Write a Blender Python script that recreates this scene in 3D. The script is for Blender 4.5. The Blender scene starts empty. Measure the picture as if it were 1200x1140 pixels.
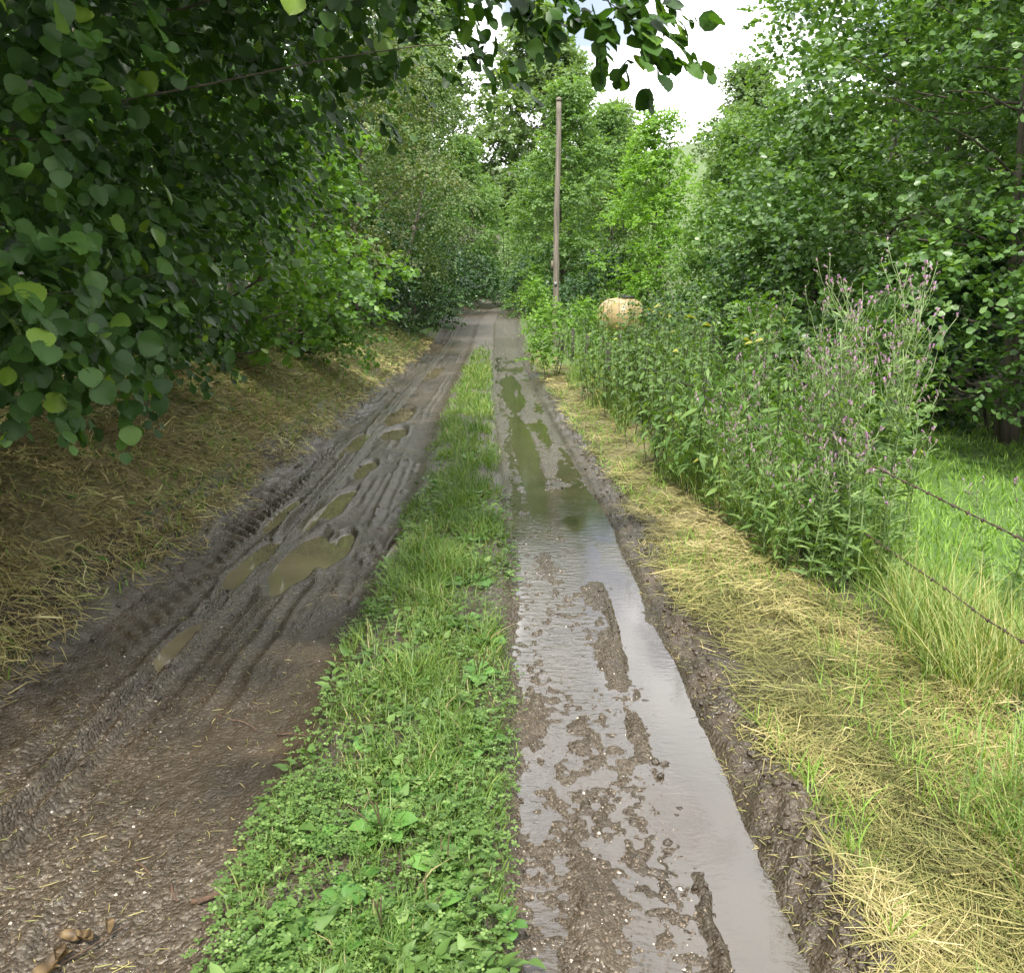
import bpy, math, numpy as np
from mathutils import Vector

sc = bpy.context.scene
R = math.radians
rng = np.random.default_rng(11)

# ------------------------------------------------------------------ camera
CAM_H, PITCH, FPX = 1.55, R(12.0), 1039.0
cam_d = bpy.data.cameras.new('camera'); cam = bpy.data.objects.new('camera', cam_d)
sc.collection.objects.link(cam); sc.camera = cam
cam.location = (0, 0, CAM_H); cam.rotation_euler = (R(90) - PITCH, 0, 0)
cam_d.sensor_fit = 'HORIZONTAL'; cam_d.angle = 2 * math.atan(600 / FPX)
cam_d.clip_start = 0.05; cam_d.clip_end = 3000

# ------------------------------------------------------------------ world, sun, exposure
SUN_EL, SUN_AZ = R(58), R(190)          # azimuth from +Y (ahead) towards +X
world = bpy.data.worlds.new('World'); sc.world = world; world.use_nodes = True
nt = world.node_tree; nt.nodes.clear()
def N(t, kind, **kw):
    n = t.nodes.new(kind)
    for k, v in kw.items():
        setattr(n, k, v)
    return n
def setin(n, **kw):
    for k, v in kw.items():
        n.inputs[k.replace('_', ' ')].default_value = v
wo = N(nt, 'ShaderNodeOutputWorld'); bg = N(nt, 'ShaderNodeBackground')
sky = N(nt, 'ShaderNodeTexSky', sky_type='NISHITA', sun_disc=False, sun_elevation=SUN_EL, sun_rotation=SUN_AZ)
sky.air_density = 1.0; sky.dust_density = 1.5
tc = N(nt, 'ShaderNodeTexCoord'); mp = N(nt, 'ShaderNodeMapping')
mp.inputs['Scale'].default_value = (1, 1, 1.8); mp.inputs['Location'].default_value = (1.81, 2.54, -1.4)
cn = N(nt, 'ShaderNodeTexNoise'); setin(cn, Scale=4.2, Detail=6.0, Roughness=0.55)
cr = N(nt, 'ShaderNodeValToRGB'); cr.color_ramp.elements[0].position = 0.37; cr.color_ramp.elements[1].position = 0.46
cr.color_ramp.elements[0].color = (.17, .17, .17, 1)   # thin veil over the blue
cn2 = N(nt, 'ShaderNodeTexNoise'); setin(cn2, Scale=5.0, Detail=5.0)
cc = N(nt, 'ShaderNodeValToRGB')
cc.color_ramp.elements[0].position = 0.3; cc.color_ramp.elements[0].color = (15.5, 15.8, 16.2, 1)
cc.color_ramp.elements[1].position = 0.65; cc.color_ramp.elements[1].color = (21, 21, 21, 1)
mx = N(nt, 'ShaderNodeMixRGB')
L = nt.links.new
L(tc.outputs['Generated'], mp.inputs['Vector']); L(mp.outputs[0], cn.inputs['Vector']); L(mp.outputs[0], cn2.inputs['Vector'])
L(cn.outputs[0], cr.inputs[0]); L(cn2.outputs[0], cc.inputs[0])
L(cr.outputs[0], mx.inputs[0]); L(sky.outputs[0], mx.inputs[1]); L(cc.outputs[0], mx.inputs[2])
L(mx.outputs[0], bg.inputs[0]); bg.inputs[1].default_value = 0.10; L(bg.outputs[0], wo.inputs[0])

sd = bpy.data.lights.new('sun', 'SUN'); so = bpy.data.objects.new('sun', sd); sc.collection.objects.link(so)
sd.energy = 4.8; sd.angle = R(3); sd.color = (1.0, 0.95, 0.86)
sv = Vector((math.sin(SUN_AZ) * math.cos(SUN_EL), math.cos(SUN_AZ) * math.cos(SUN_EL), math.sin(SUN_EL)))
so.rotation_euler = sv.to_track_quat('Z', 'Y').to_euler(); so.location = (0, 0, 30)

sc.view_settings.view_transform = 'Standard'; sc.view_settings.look = 'None'
sc.view_settings.gamma = 1; sc.view_settings.use_curve_mapping = False
sc.view_settings.exposure = 0.75
sc.render.engine = 'CYCLES'
cy = sc.cycles
cy.use_denoising = True; cy.max_bounces = 6; cy.diffuse_bounces = 3; cy.glossy_bounces = 3
cy.transmission_bounces = 4; cy.transparent_max_bounces = 4; cy.caustics_reflective = False; cy.caustics_refractive = False
cy.use_adaptive_sampling = True; cy.adaptive_threshold = 0.02; cy.sample_clamp_indirect = 6.0

# ------------------------------------------------------------------ pixel <-> world helpers (photo pixels, 1200 x 1140)
CP, SP = math.cos(PITCH), math.sin(PITCH)
def ray(px, py):
    a, b = (px - 600) / FPX, (570 - py) / FPX
    return np.array([a, CP + b * SP, -SP + b * CP])
def ground(px, py, z=0.0):
    d = ray(px, py); t = (z - CAM_H) / d[2]
    return d[0] * t, d[1] * t
def atY(px, py, Y):
    d = ray(px, py); t = Y / d[1]
    return np.array([d[0] * t, Y, CAM_H + d[2] * t])

# ------------------------------------------------------------------ mesh helpers
def link(o, parent=None):
    sc.collection.objects.link(o)
    if parent is not None: o.parent = parent
    return o
def mesh_np(name, V, F, mats, attrs=None, smooth=False, mat_idx=None):
    """F: one (n,3)/(n,4) int array or a list of such arrays"""
    me = bpy.data.meshes.new(name)
    V = np.asarray(V, np.float32).reshape(-1, 3)
    Fl = F if isinstance(F, list) else [F]
    Fl = [np.asarray(f, np.int32) for f in Fl if len(f)]
    loops = np.concatenate([f.ravel() for f in Fl]); tot = np.concatenate([np.full(len(f), f.shape[1], np.int32) for f in Fl])
    st = np.concatenate([[0], np.cumsum(tot)[:-1]]).astype(np.int32)
    me.vertices.add(len(V)); me.vertices.foreach_set('co', V.ravel())
    me.loops.add(len(loops)); me.loops.foreach_set('vertex_index', loops)
    me.polygons.add(len(tot)); me.polygons.foreach_set('loop_start', st); me.polygons.foreach_set('loop_total', tot)
    if smooth: me.polygons.foreach_set('use_smooth', np.ones(len(tot), bool))
    for m in (mats if isinstance(mats, (list, tuple)) else [mats]): me.materials.append(m)
    if mat_idx is not None: me.polygons.foreach_set('material_index', np.asarray(mat_idx, np.int32))
    if attrs:
        for k, a in attrs.items():
            at = me.attributes.new(k, 'FLOAT', 'POINT'); at.data.foreach_set('value', np.asarray(a, np.float32).ravel())
    me.update(); me.validate()
    return me
def obj(name, me, parent=None, **props):
    o = bpy.data.objects.new(name, me); link(o, parent)
    for k, v in props.items(): o[k] = v
    return o
def thing(name, label, cat, loc=(0, 0, 0), rz=0.0, group=None, scale=1.0):
    o = bpy.data.objects.new(name, None); link(o)
    o.empty_display_size = 0.1
    o.location = loc; o.rotation_euler = (0, 0, rz); o.scale = (scale,) * 3
    o['label'] = label; o['category'] = cat
    if group: o['group'] = group
    return o
def copy_tree(root, loc, rz, scale=1.0, label=None, group=None, tilt=(0, 0)):
    r = root.copy(); sc.collection.objects.link(r)
    r.location = loc; r.rotation_euler = (tilt[0], tilt[1], rz); r.scale = (scale,) * 3 if np.isscalar(scale) else scale
    if label: r['label'] = label
    if group: r['group'] = group
    for ch in root.children:
        c = ch.copy(); sc.collection.objects.link(c); c.parent = r
        for g in ch.children:
            d = g.copy(); sc.collection.objects.link(d); d.parent = c
    return r
def nrm(v):
    return v / np.maximum(np.linalg.norm(v, axis=-1, keepdims=True), 1e-9)
class Acc:
    def __init__(s): s.V = []; s.F = []; s.n = 0; s.T = []
    def add(s, V, F, t=0.5):
        V = np.asarray(V, float).reshape(-1, 3); s.V.append(V)
        for f in (F if isinstance(F, list) else [F]): s.F.append(np.asarray(f) + s.n)
        s.T.append(np.full(len(V), t) if np.isscalar(t) else np.asarray(t)); s.n += len(V)
        return s
    def mesh(s, name, mats, smooth=False):
        tri = [f for f in s.F if f.shape[1] == 3]; qd = [f for f in s.F if f.shape[1] == 4]
        Fl = ([np.concatenate(tri)] if tri else []) + ([np.concatenate(qd)] if qd else [])
        return mesh_np(name, np.concatenate(s.V), Fl, mats, {'tint': np.concatenate(s.T)}, smooth)
def tube(pts, rad, sides=6, cap=True):
    pts = np.asarray(pts, float); k = len(pts); rad = np.broadcast_to(np.asarray(rad, float), (k,))
    t = nrm(np.gradient(pts, axis=0)); ref = np.array([0, 0, 1.0]) if abs(t[:, 2]).mean() < 0.8 else np.array([1.0, 0, 0])
    a = nrm(np.cross(t, ref)); b = np.cross(t, a)
    th = np.linspace(0, 2 * np.pi, sides, endpoint=False)
    V = pts[:, None] + rad[:, None, None] * (np.cos(th)[None, :, None] * a[:, None] + np.sin(th)[None, :, None] * b[:, None])
    i = np.arange(k - 1)[:, None] * sides; j = np.arange(sides)[None]; j2 = (j + 1) % sides
    F = np.stack([i + j, i + j2, i + sides + j2, i + sides + j], -1).reshape(-1, 4)
    Fl = [F]
    if cap:
        V = np.concatenate([V.reshape(-1, 3), pts[:1], pts[-1:]]); n = k * sides
        j = np.arange(sides)
        Fl.append(np.stack([(j + 1) % sides, j, np.full(sides, n)], -1))
        Fl.append(np.stack([(k - 1) * sides + j, (k - 1) * sides + (j + 1) % sides, np.full(sides, n + 1)], -1))
    return V.reshape(-1, 3), Fl
def curve_pts(p0, p1, n, rg, wob=0.1, sag=0.0):
    p0 = np.asarray(p0, float); p1 = np.asarray(p1, float); t = np.linspace(0, 1, n)[:, None]
    d = np.linalg.norm(p1 - p0)
    w = rg.normal(0, wob * d, (3, 3))
    P = p0 + (p1 - p0) * t
    for q in range(3): P = P + w[q] * np.sin((q + 1) * np.pi * t) / (q + 1) ** 1.3
    P[:, 2:3] += sag * d * np.sin(np.pi * t)
    return P
# value noise
_tab = np.random.default_rng(3).random((256, 256))
def vnoise(x, y):
    xi = np.floor(x).astype(int); yi = np.floor(y).astype(int); fx = x - xi; fy = y - yi
    fx = fx * fx * (3 - 2 * fx); fy = fy * fy * (3 - 2 * fy)
    g = lambda a, b: _tab[a & 255, b & 255]
    return (g(xi, yi) * (1 - fx) * (1 - fy) + g(xi + 1, yi) * fx * (1 - fy) + g(xi, yi + 1) * (1 - fx) * fy + g(xi + 1, yi + 1) * fx * fy) * 2 - 1
def fbm(x, y, o=4):
    s = 0; a = 1.0; n = 0
    for i in range(o):
        s = s + a * vnoise(x * 2 ** i + 17.3 * i, y * 2 ** i + 5.1 * i); n += a; a *= 0.5
    return s / n
def sstep(a, b, x):
    t = np.clip((x - a) / (b - a), 0, 1); return t * t * (3 - 2 * t)

# ------------------------------------------------------------------ materials
def newmat(name):
    m = bpy.data.materials.new(name); m.use_nodes = True; t = m.node_tree; t.nodes.clear()
    return m, t, N(t, 'ShaderNodeOutputMaterial')
def ramp(t, stops):
    r = N(t, 'ShaderNodeValToRGB'); e = r.color_ramp.elements
    while len(e) < len(stops): e.new(0.5)
    for i, (p, c) in enumerate(stops): e[i].position = p; e[i].color = (*c, 1)
    return r
def leaf_mat(name, stops, trans=0.3, rough=0.5, spec=0.3, tcol=None, objrand=False):
    m, t, out = newmat(name)
    at = N(t, 'ShaderNodeAttribute', attribute_name='tint')
    r = ramp(t, stops)
    if objrand:
        oi = N(t, 'ShaderNodeObjectInfo'); t.links.new(oi.outputs['Random'], r.inputs[0])
    else:
        t.links.new(at.outputs['Fac'], r.inputs[0])
    p = N(t, 'ShaderNodeBsdfPrincipled'); setin(p, Roughness=rough); p.inputs['Specular IOR Level'].default_value = spec
    t.links.new(r.outputs[0], p.inputs['Base Color'])
    if trans > 0:
        tr = N(t, 'ShaderNodeBsdfTranslucent'); mxs = N(t, 'ShaderNodeMixShader'); mxs.inputs[0].default_value = trans
        mu = N(t, 'ShaderNodeMixRGB', blend_type='MULTIPLY'); mu.inputs[0].default_value = 1
        mu.inputs[2].default_value = (*(tcol or (1.9, 2.0, 0.6)), 1)
        t.links.new(r.outputs[0], mu.inputs[1]); t.links.new(mu.outputs[0], tr.inputs[0])
        t.links.new(p.outputs[0], mxs.inputs[1]); t.links.new(tr.outputs[0], mxs.inputs[2]); t.links.new(mxs.outputs[0], out.inputs[0])
    else:
        t.links.new(p.outputs[0], out.inputs[0])
    return m
HZ = [(0.0, (0.018, 0.045, 0.010)), (0.45, (0.038, 0.088, 0.018)), (0.85, (0.075, 0.15, 0.030)), (1.0, (0.17, 0.26, 0.03))]
M = {}
M['hazel'] = leaf_mat('hazel_leaf', HZ, 0.30, 0.42, 0.28)
M['hazel_obj'] = leaf_mat('hazel_leaf_large', HZ, 0.30, 0.42, 0.28, objrand=True)
M['hazel_light'] = leaf_mat('hazel_leaf_light', [(0, (0.045, 0.10, 0.02)), (0.6, (0.10, 0.20, 0.035)), (1, (0.17, 0.29, 0.05))], 0.34, 0.45)
M['alder'] = leaf_mat('alder_leaf', [(0, (0.034, 0.075, 0.020)), (0.5, (0.07, 0.14, 0.036)), (1, (0.15, 0.245, 0.075))], 0.28, 0.40, 0.4)
M['alder_bright'] = leaf_mat('alder_leaf_bright', [(0, (0.08, 0.16, 0.03)), (0.5, (0.14, 0.26, 0.045)), (1, (0.21, 0.34, 0.07))], 0.4, 0.5)
M['alder_mid'] = leaf_mat('alder_leaf_mid', [(0, (0.06, 0.115, 0.035)), (0.5, (0.105, 0.185, 0.058)), (1, (0.165, 0.26, 0.085))], 0.38, 0.5)
M['birch'] = leaf_mat('birch_leaf', [(0, (0.05, 0.09, 0.03)), (0.5, (0.095, 0.155, 0.05)), (1, (0.17, 0.22, 0.08))], 0.3, 0.5)
M['birch_pink'] = leaf_mat('birch_leaf_seedy', [(0, (0.05, 0.075, 0.03)), (0.5, (0.11, 0.14, 0.055)), (0.85, (0.16, 0.2, 0.08)), (1, (0.2, 0.15, 0.09))], 0.25, 0.55)
M['far'] = leaf_mat('far_leaf_hazed', [(0, (0.08, 0.13, 0.055)), (0.5, (0.125, 0.19, 0.08)), (1, (0.18, 0.25, 0.11))], 0.35, 0.6)  # leaf colours lightened to stand in for distance haze
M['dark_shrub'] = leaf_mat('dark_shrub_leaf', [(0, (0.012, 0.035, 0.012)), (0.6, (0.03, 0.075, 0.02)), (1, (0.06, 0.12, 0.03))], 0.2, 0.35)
M['nettle'] = leaf_mat('nettle_leaf', [(0, (0.045, 0.085, 0.024)), (0.6, (0.085, 0.15, 0.04)), (0.95, (0.14, 0.22, 0.06)), (1, (0.27, 0.27, 0.05))], 0.3, 0.55)
M['weed'] = leaf_mat('weed_leaf', [(0, (0.06, 0.13, 0.03)), (0.6, (0.115, 0.20, 0.045)), (1, (0.19, 0.28, 0.075))], 0.3, 0.55)
M['nettle_stem'] = leaf_mat('nettle_stem', [(0, (0.03, 0.035, 0.018)), (1, (0.07, 0.085, 0.035))], 0, 0.6)
M['thistle'] = leaf_mat('thistle_leaf', [(0, (0.08, 0.14, 0.045)), (0.6, (0.14, 0.22, 0.07)), (1, (0.21, 0.29, 0.11))], 0.3, 0.6)
M['thistle_stem'] = leaf_mat('thistle_stem', [(0, (0.10, 0.16, 0.06)), (1, (0.20, 0.26, 0.11))], 0, 0.6)
M['thistle_bract'] = leaf_mat('thistle_bract', [(0, (0.11, 0.12, 0.07)), (1, (0.20, 0.15, 0.12))], 0, 0.7)
M['thistle_tuft'] = leaf_mat('thistle_tuft', [(0, (0.36, 0.16, 0.36)), (1, (0.55, 0.36, 0.50))], 0.2, 0.7, tcol=(1, 1, 1))
M['grass'] = leaf_mat('strip_grass', [(0, (0.055, 0.10, 0.022)), (0.5, (0.105, 0.18, 0.036)), (0.86, (0.17, 0.25, 0.058)), (1, (0.30, 0.26, 0.13))], 0.3, 0.45)
M['clover'] = leaf_mat('clover_leaf', [(0, (0.045, 0.09, 0.022)), (0.6, (0.095, 0.17, 0.04)), (1, (0.18, 0.27, 0.085))], 0.25, 0.5)
M['field'] = leaf_mat('meadow_grass', [(0, (0.09, 0.17, 0.025)), (0.6, (0.155, 0.27, 0.04)), (1, (0.24, 0.35, 0.07))], 0.3, 0.5)
M['tall'] = leaf_mat('tall_grass', [(0, (0.07, 0.13, 0.025)), (0.45, (0.13, 0.21, 0.045)), (0.75, (0.24, 0.27, 0.085)), (1, (0.40, 0.36, 0.17))], 0.25, 0.55)
M['hay'] = leaf_mat('mown_grass', [(0, (0.06, 0.055, 0.02)), (0.22, (0.12, 0.135, 0.035)), (0.45, (0.20, 0.19, 0.062)), (0.75, (0.30, 0.255, 0.10)), (1, (0.44, 0.37, 0.19))], 0.12, 0.6, tcol=(1.1, 1.1, .8))
M['bankhay'] = leaf_mat('bank_straw', [(0, (0.11, 0.085, 0.036)), (0.4, (0.25, 0.20, 0.085)), (0.60, (0.38, 0.325, 0.135)), (0.74, (0.21, 0.26, 0.07)), (1, (0.52, 0.45, 0.24))], 0.1, 0.65, tcol=(1.1, 1.1, .8))
M['plantain'] = leaf_mat('plantain_leaf', [(0, (0.055, 0.14, 0.028)), (1, (0.12, 0.25, 0.055))], 0.25, 0.4, objrand=True)
M['plantain_stalk'] = leaf_mat('plantain_stalk', [(0, (0.05, 0.035, 0.02)), (1, (0.11, 0.085, 0.04))], 0, 0.7)
M['deadleaf'] = leaf_mat('dead_leaf', [(0, (0.02, 0.013, 0.007)), (0.5, (0.085, 0.055, 0.026)), (1, (0.20, 0.14, 0.07))], 0.1, 0.55)

def add_veins(m, st):
    t = m.node_tree; l = t.links.new; p = [n for n in t.nodes if n.type == 'BSDF_PRINCIPLED'][0]
    tcx = N(t, 'ShaderNodeTexCoord'); sp = N(t, 'ShaderNodeSeparateXYZ'); ab = N(t, 'ShaderNodeMath', operation='ABSOLUTE'); mu = N(t, 'ShaderNodeMath', operation='MULTIPLY_ADD'); mu.inputs[1].default_value = -.75
    sn = N(t, 'ShaderNodeMath', operation='MULTIPLY'); sn.inputs[1].default_value = 52.; si = N(t, 'ShaderNodeMath', operation='SINE'); bp = N(t, 'ShaderNodeBump'); setin(bp, Strength=st, Distance=.0016)
    l(tcx.outputs['Object'], sp.inputs[0]); l(sp.outputs['X'], ab.inputs[0]); l(ab.outputs[0], mu.inputs[0]); l(sp.outputs['Y'], mu.inputs[2]); l(mu.outputs[0], sn.inputs[0]); l(sn.outputs[0], si.inputs[0]); l(si.outputs[0], bp.inputs['Height']); l(bp.outputs[0], p.inputs['Normal'])
add_veins(M['hazel_obj'], .13); add_veins(M['plantain'], .12)
def bark_mat(name, a, b, scale=14, stretch=0.15, rough=0.85, bump=0.4):
    m, t, out = newmat(name); l = t.links.new
    tcx = N(t, 'ShaderNodeTexCoord'); mpx = N(t, 'ShaderNodeMapping'); mpx.inputs['Scale'].default_value = (1, 1, stretch)
    n = N(t, 'ShaderNodeTexNoise'); setin(n, Scale=scale, Detail=6.0, Roughness=0.65)
    r = ramp(t, [(0.3, a), (0.7, b)]); p = N(t, 'ShaderNodeBsdfPrincipled'); setin(p, Roughness=rough)
    bp = N(t, 'ShaderNodeBump'); setin(bp, Strength=bump, Distance=0.02)
    l(tcx.outputs['Object'], mpx.inputs[0]); l(mpx.outputs[0], n.inputs['Vector']); l(n.outputs[0], r.inputs[0]); l(r.outputs[0], p.inputs['Base Color'])
    l(n.outputs[0], bp.inputs['Height']); l(bp.outputs[0], p.inputs['Normal']); l(p.outputs[0], out.inputs[0])
    return m
M['bark'] = bark_mat('bark', (0.035, 0.028, 0.02), (0.12, 0.10, 0.075))
M['bark_birch'] = bark_mat('birch_bark', (0.10, 0.085, 0.065), (0.32, 0.29, 0.25))
M['pole'] = bark_mat('weathered_pole_wood', (0.06, 0.052, 0.040), (0.23, 0.20, 0.16), 26, 0.05, 0.85, 0.6)
M['post'] = bark_mat('old_post_wood', (0.012, 0.011, 0.009), (0.05, 0.045, 0.036), 30, 0.1)
M['twig'] = bark_mat('twig_bark', (0.03, 0.02, 0.012), (0.13, 0.075, 0.045), 60, 0.3)
M['wire'] = bark_mat('rusty_wire', (0.025, 0.017, 0.013), (0.085, 0.05, 0.035), 80, 1.0, 0.7)
M['tank'] = bark_mat('tan_polythene', (0.25, 0.185, 0.085), (0.31, 0.235, 0.115), 3, 1.0, 0.35, 0.05)
M['black'] = bark_mat('black_fitting', (0.012, 0.012, 0.012), (0.03, 0.03, 0.03), 20, 1, 0.5)
M['iron'] = bark_mat('galvanised_iron', (0.12, 0.12, 0.12), (0.25, 0.25, 0.24), 20, 1, 0.5)

# mud
m, t, out = newmat('wet_mud'); l = t.links.new; M['mud'] = m
geo = N(t, 'ShaderNodeNewGeometry')
wet = N(t, 'ShaderNodeAttribute', attribute_name='wet'); grv = N(t, 'ShaderNodeAttribute', attribute_name='gravel')
n1 = N(t, 'ShaderNodeTexNoise'); setin(n1, Scale=3.0, Detail=8.0, Roughness=0.6)
n2 = N(t, 'ShaderNodeTexNoise'); setin(n2, Scale=70.0, Detail=5.0, Roughness=0.7)
vo = N(t, 'ShaderNodeTexVoronoi'); setin(vo, Scale=85.0)
for n in (n1, n2, vo): l(geo.outputs['Position'], n.inputs['Vector'])
r1 = ramp(t, [(0.3, (0.020, 0.0145, 0.0085)), (0.5, (0.040, 0.029, 0.0175)), (0.72, (0.080, 0.059, 0.036))])
r2 = ramp(t, [(0.0, (0.028, 0.019, 0.011)), (0.5, (0.052, 0.040, 0.027)), (0.86, (0.12, 0.10, 0.074)), (1.0, (0.32, 0.28, 0.23))])
l(n1.outputs[0], r1.inputs[0]); l(vo.outputs['Color'], r2.inputs[0])
mg = N(t, 'ShaderNodeMixRGB'); l(r1.outputs[0], mg.inputs[1]); l(r2.outputs[0], mg.inputs[2])
mm = N(t, 'ShaderNodeMath', operation='MULTIPLY'); mm.inputs[1].default_value = 0.75; l(grv.outputs['Fac'], mm.inputs[0]); l(mm.outputs[0], mg.inputs[0])
p = N(t, 'ShaderNodeBsdfPrincipled'); p.inputs['Specular IOR Level'].default_value = 0.6
l(mg.outputs[0], p.inputs['Base Color'])
rr = N(t, 'ShaderNodeMapRange'); setin(rr, To_Min=0.55, To_Max=0.10); l(wet.outputs['Fac'], rr.inputs['Value']); l(rr.outputs[0], p.inputs['Roughness'])
ad = N(t, 'ShaderNodeMath', operation='MULTIPLY_ADD'); ad.inputs[1].default_value = -0.8; l(vo.outputs['Distance'], ad.inputs[0]); l(n2.outputs[0], ad.inputs[2])
bp = N(t, 'ShaderNodeBump'); setin(bp, Strength=0.8, Distance=0.008); l(ad.outputs[0], bp.inputs['Height']); l(bp.outputs[0], p.inputs['Normal'])
l(p.outputs[0], out.inputs[0])

def water_mat(name, col, ripple, rscale, spec=0.5):
    m, t, out = newmat(name); l = t.links.new
    g = N(t, 'ShaderNodeNewGeometry'); n = N(t, 'ShaderNodeTexNoise'); setin(n, Scale=rscale, Detail=4.0, Roughness=0.55)
    mpx = N(t, 'ShaderNodeMapping'); mpx.inputs['Scale'].default_value = (0.7, 1.5, 1.0)
    p = N(t, 'ShaderNodeBsdfPrincipled'); setin(p, Roughness=0.03, IOR=1.75); p.inputs['Specular IOR Level'].default_value = spec
    n3 = N(t, 'ShaderNodeTexNoise'); setin(n3, Scale=2.2, Detail=4.0)
    r = ramp(t, [(0.35, tuple(c * 0.8 for c in col)), (0.7, tuple(c * 1.2 for c in col))])
    bp = N(t, 'ShaderNodeBump'); setin(bp, Distance=0.01)
    ca = N(t, 'ShaderNodeAttribute', attribute_name='calm'); mr = N(t, 'ShaderNodeMapRange'); setin(mr, To_Min=ripple, To_Max=0.02)
    l(ca.outputs['Fac'], mr.inputs['Value']); l(mr.outputs[0], bp.inputs['Strength'])
    l(g.outputs['Position'], mpx.inputs[0]); l(mpx.outputs[0], n.inputs['Vector']); l(g.outputs['Position'], n3.inputs['Vector'])
    l(n3.outputs[0], r.inputs[0]); l(r.outputs[0], p.inputs['Base Color']); l(n.outputs[0], bp.inputs['Height'])
    l(bp.outputs[0], p.inputs['Normal']); l(p.outputs[0], out.inputs[0])
    return m
M['water_film'] = water_mat('shallow_water', (0.045, 0.035, 0.023), 0.5, 22)
M['water_brown'] = water_mat('puddle_water', (0.165, 0.138, 0.085), 0.03, 10)

# ground: zones by attribute
m, t, out = newmat('earth_and_turf'); l = t.links.new; M['ground'] = m
geo = N(t, 'ShaderNodeNewGeometry'); n1 = N(t, 'ShaderNodeTexNoise'); setin(n1, Scale=6.0, Detail=8.0, Roughness=0.7)
n2 = N(t, 'ShaderNodeTexNoise'); setin(n2, Scale=45.0, Detail=5.0, Roughness=0.7)
for n in (n1, n2): l(geo.outputs['Position'], n.inputs['Vector'])
soil = ramp(t, [(0.3, (0.022, 0.020, 0.010)), (0.7, (0.055, 0.048, 0.024))]); turf = ramp(t, [(0.3, (0.045, 0.09, 0.018)), (0.7, (0.10, 0.18, 0.035))])
strw = ramp(t, [(0.3, (0.085, 0.072, 0.034)), (0.7, (0.20, 0.175, 0.075))])
for r in (soil, turf, strw): l(n2.outputs[0], r.inputs[0])
zt = N(t, 'ShaderNodeAttribute', attribute_name='turf'); zs = N(t, 'ShaderNodeAttribute', attribute_name='straw')
ma = N(t, 'ShaderNodeMixRGB'); mb = N(t, 'ShaderNodeMixRGB')
l(zt.outputs['Fac'], ma.inputs[0]); l(soil.outputs[0], ma.inputs[1]); l(turf.outputs[0], ma.inputs[2])
l(zs.outputs['Fac'], mb.inputs[0]); l(ma.outputs[0], mb.inputs[1]); l(strw.outputs[0], mb.inputs[2])
p = N(t, 'ShaderNodeBsdfPrincipled'); setin(p, Roughness=0.85); l(mb.outputs[0], p.inputs['Base Color'])
bp = N(t, 'ShaderNodeBump'); setin(bp, Strength=0.8, Distance=0.03); l(n2.outputs[0], bp.inputs['Height']); l(bp.outputs[0], p.inputs['Normal']); l(p.outputs[0], out.inputs[0])

# ------------------------------------------------------------------ terrain
_cy = np.array([-20, 0, 4, 7, 12, 18, 28, 37, 46, 55, 75, 100, 140, 400.])
_cx = np.array([-.55, -.55, -.56, -.60, -.78, -.93, -1.10, -1.26, -1.18, -.85, -.5, -.3, 1.0, 10.])
_ry = np.array([-50, 26, 29, 37, 46, 55, 100, 140, 250, 900.])
_rz = np.array([0, 0, .10, .48, .76, 1.0, 1.9, 5, 30, 120.])
_dense = np.linspace(-50, 400, 1801)
def _smooth(xa, ya, w):
    d = np.interp(_dense, xa, ya); k = np.ones(w) / w
    return np.convolve(np.pad(d, w // 2, mode='edge'), k, 'valid')[:len(_dense)]
_cD = _smooth(_cy, _cx, 13); _rD = _smooth(_ry, _rz, 13)
def cen(y): return np.interp(y, _dense, _cD)
def rise(y): return np.where(np.asarray(y) < 399, np.interp(y, _dense, _rD), np.interp(y, _ry, _rz))
def H(x, y):
    x = np.asarray(x, float); y = np.asarray(y, float)
    u = x - cen(y); s = -u - 1.40; q = u - 1.36
    bank = np.interp(s, [0, .12, .45, .9, 1.5, 2.2, 4, 10, 40, 200], [0, .07, .27, .56, .82, 1.02, 1.4, 2.8, 9, 40])
    bank = bank * np.interp(y, [0, 18, 30, 60, 100], [1, .95, .75, .8, 1])
    right = np.interp(q, [0, .5, 1.0, 1.8, 3.0, 6, 9, 11, 16, 60, 300], [0, .03, .02, -.08, -.22, -.28, -.45, -.2, .4, 9, 50])
    bump = 0.03 * fbm(x * 1.3, y * 1.3, 3) * np.clip(np.maximum(s, q) / .4, 0, 1)
    return rise(y) + np.where(s > 0, bank, 0) + np.where(q > 0, right, 0) + bump

U0, U1, YN, YF = -1.75, 1.60, 1.0, 135.0
xs = np.unique(np.concatenate([np.linspace(-300, -14, 30), np.linspace(-14, -5, 30), np.linspace(-5, 5, 90), np.linspace(5, 14, 36), np.linspace(14, 300, 34)]))
ys = np.unique(np.concatenate([np.linspace(-40, -2, 16), np.linspace(-2, 16, 130), np.linspace(16, 40, 80), np.linspace(40, 140, 70), np.linspace(140, 900, 30)]))
X, Y = np.meshgrid(xs, ys); Z = H(X, Y); Uu = X - cen(Y)
Z = Z - 0.12 * sstep(0, .12, Uu - U0 - .05) * sstep(0, .12, U1 - .05 - Uu) * (Y > YN + .1) * (Y < YF - 1)
V = np.stack([X, Y, Z], -1).reshape(-1, 3)
def gridF(nr, ncol):
    i = np.arange(nr - 1)[:, None] * ncol; j = np.arange(ncol - 1)[None]
    return np.stack([i + j, i + j + 1, i + ncol + j + 1, i + ncol + j], -1).reshape(-1, 4)
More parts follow.
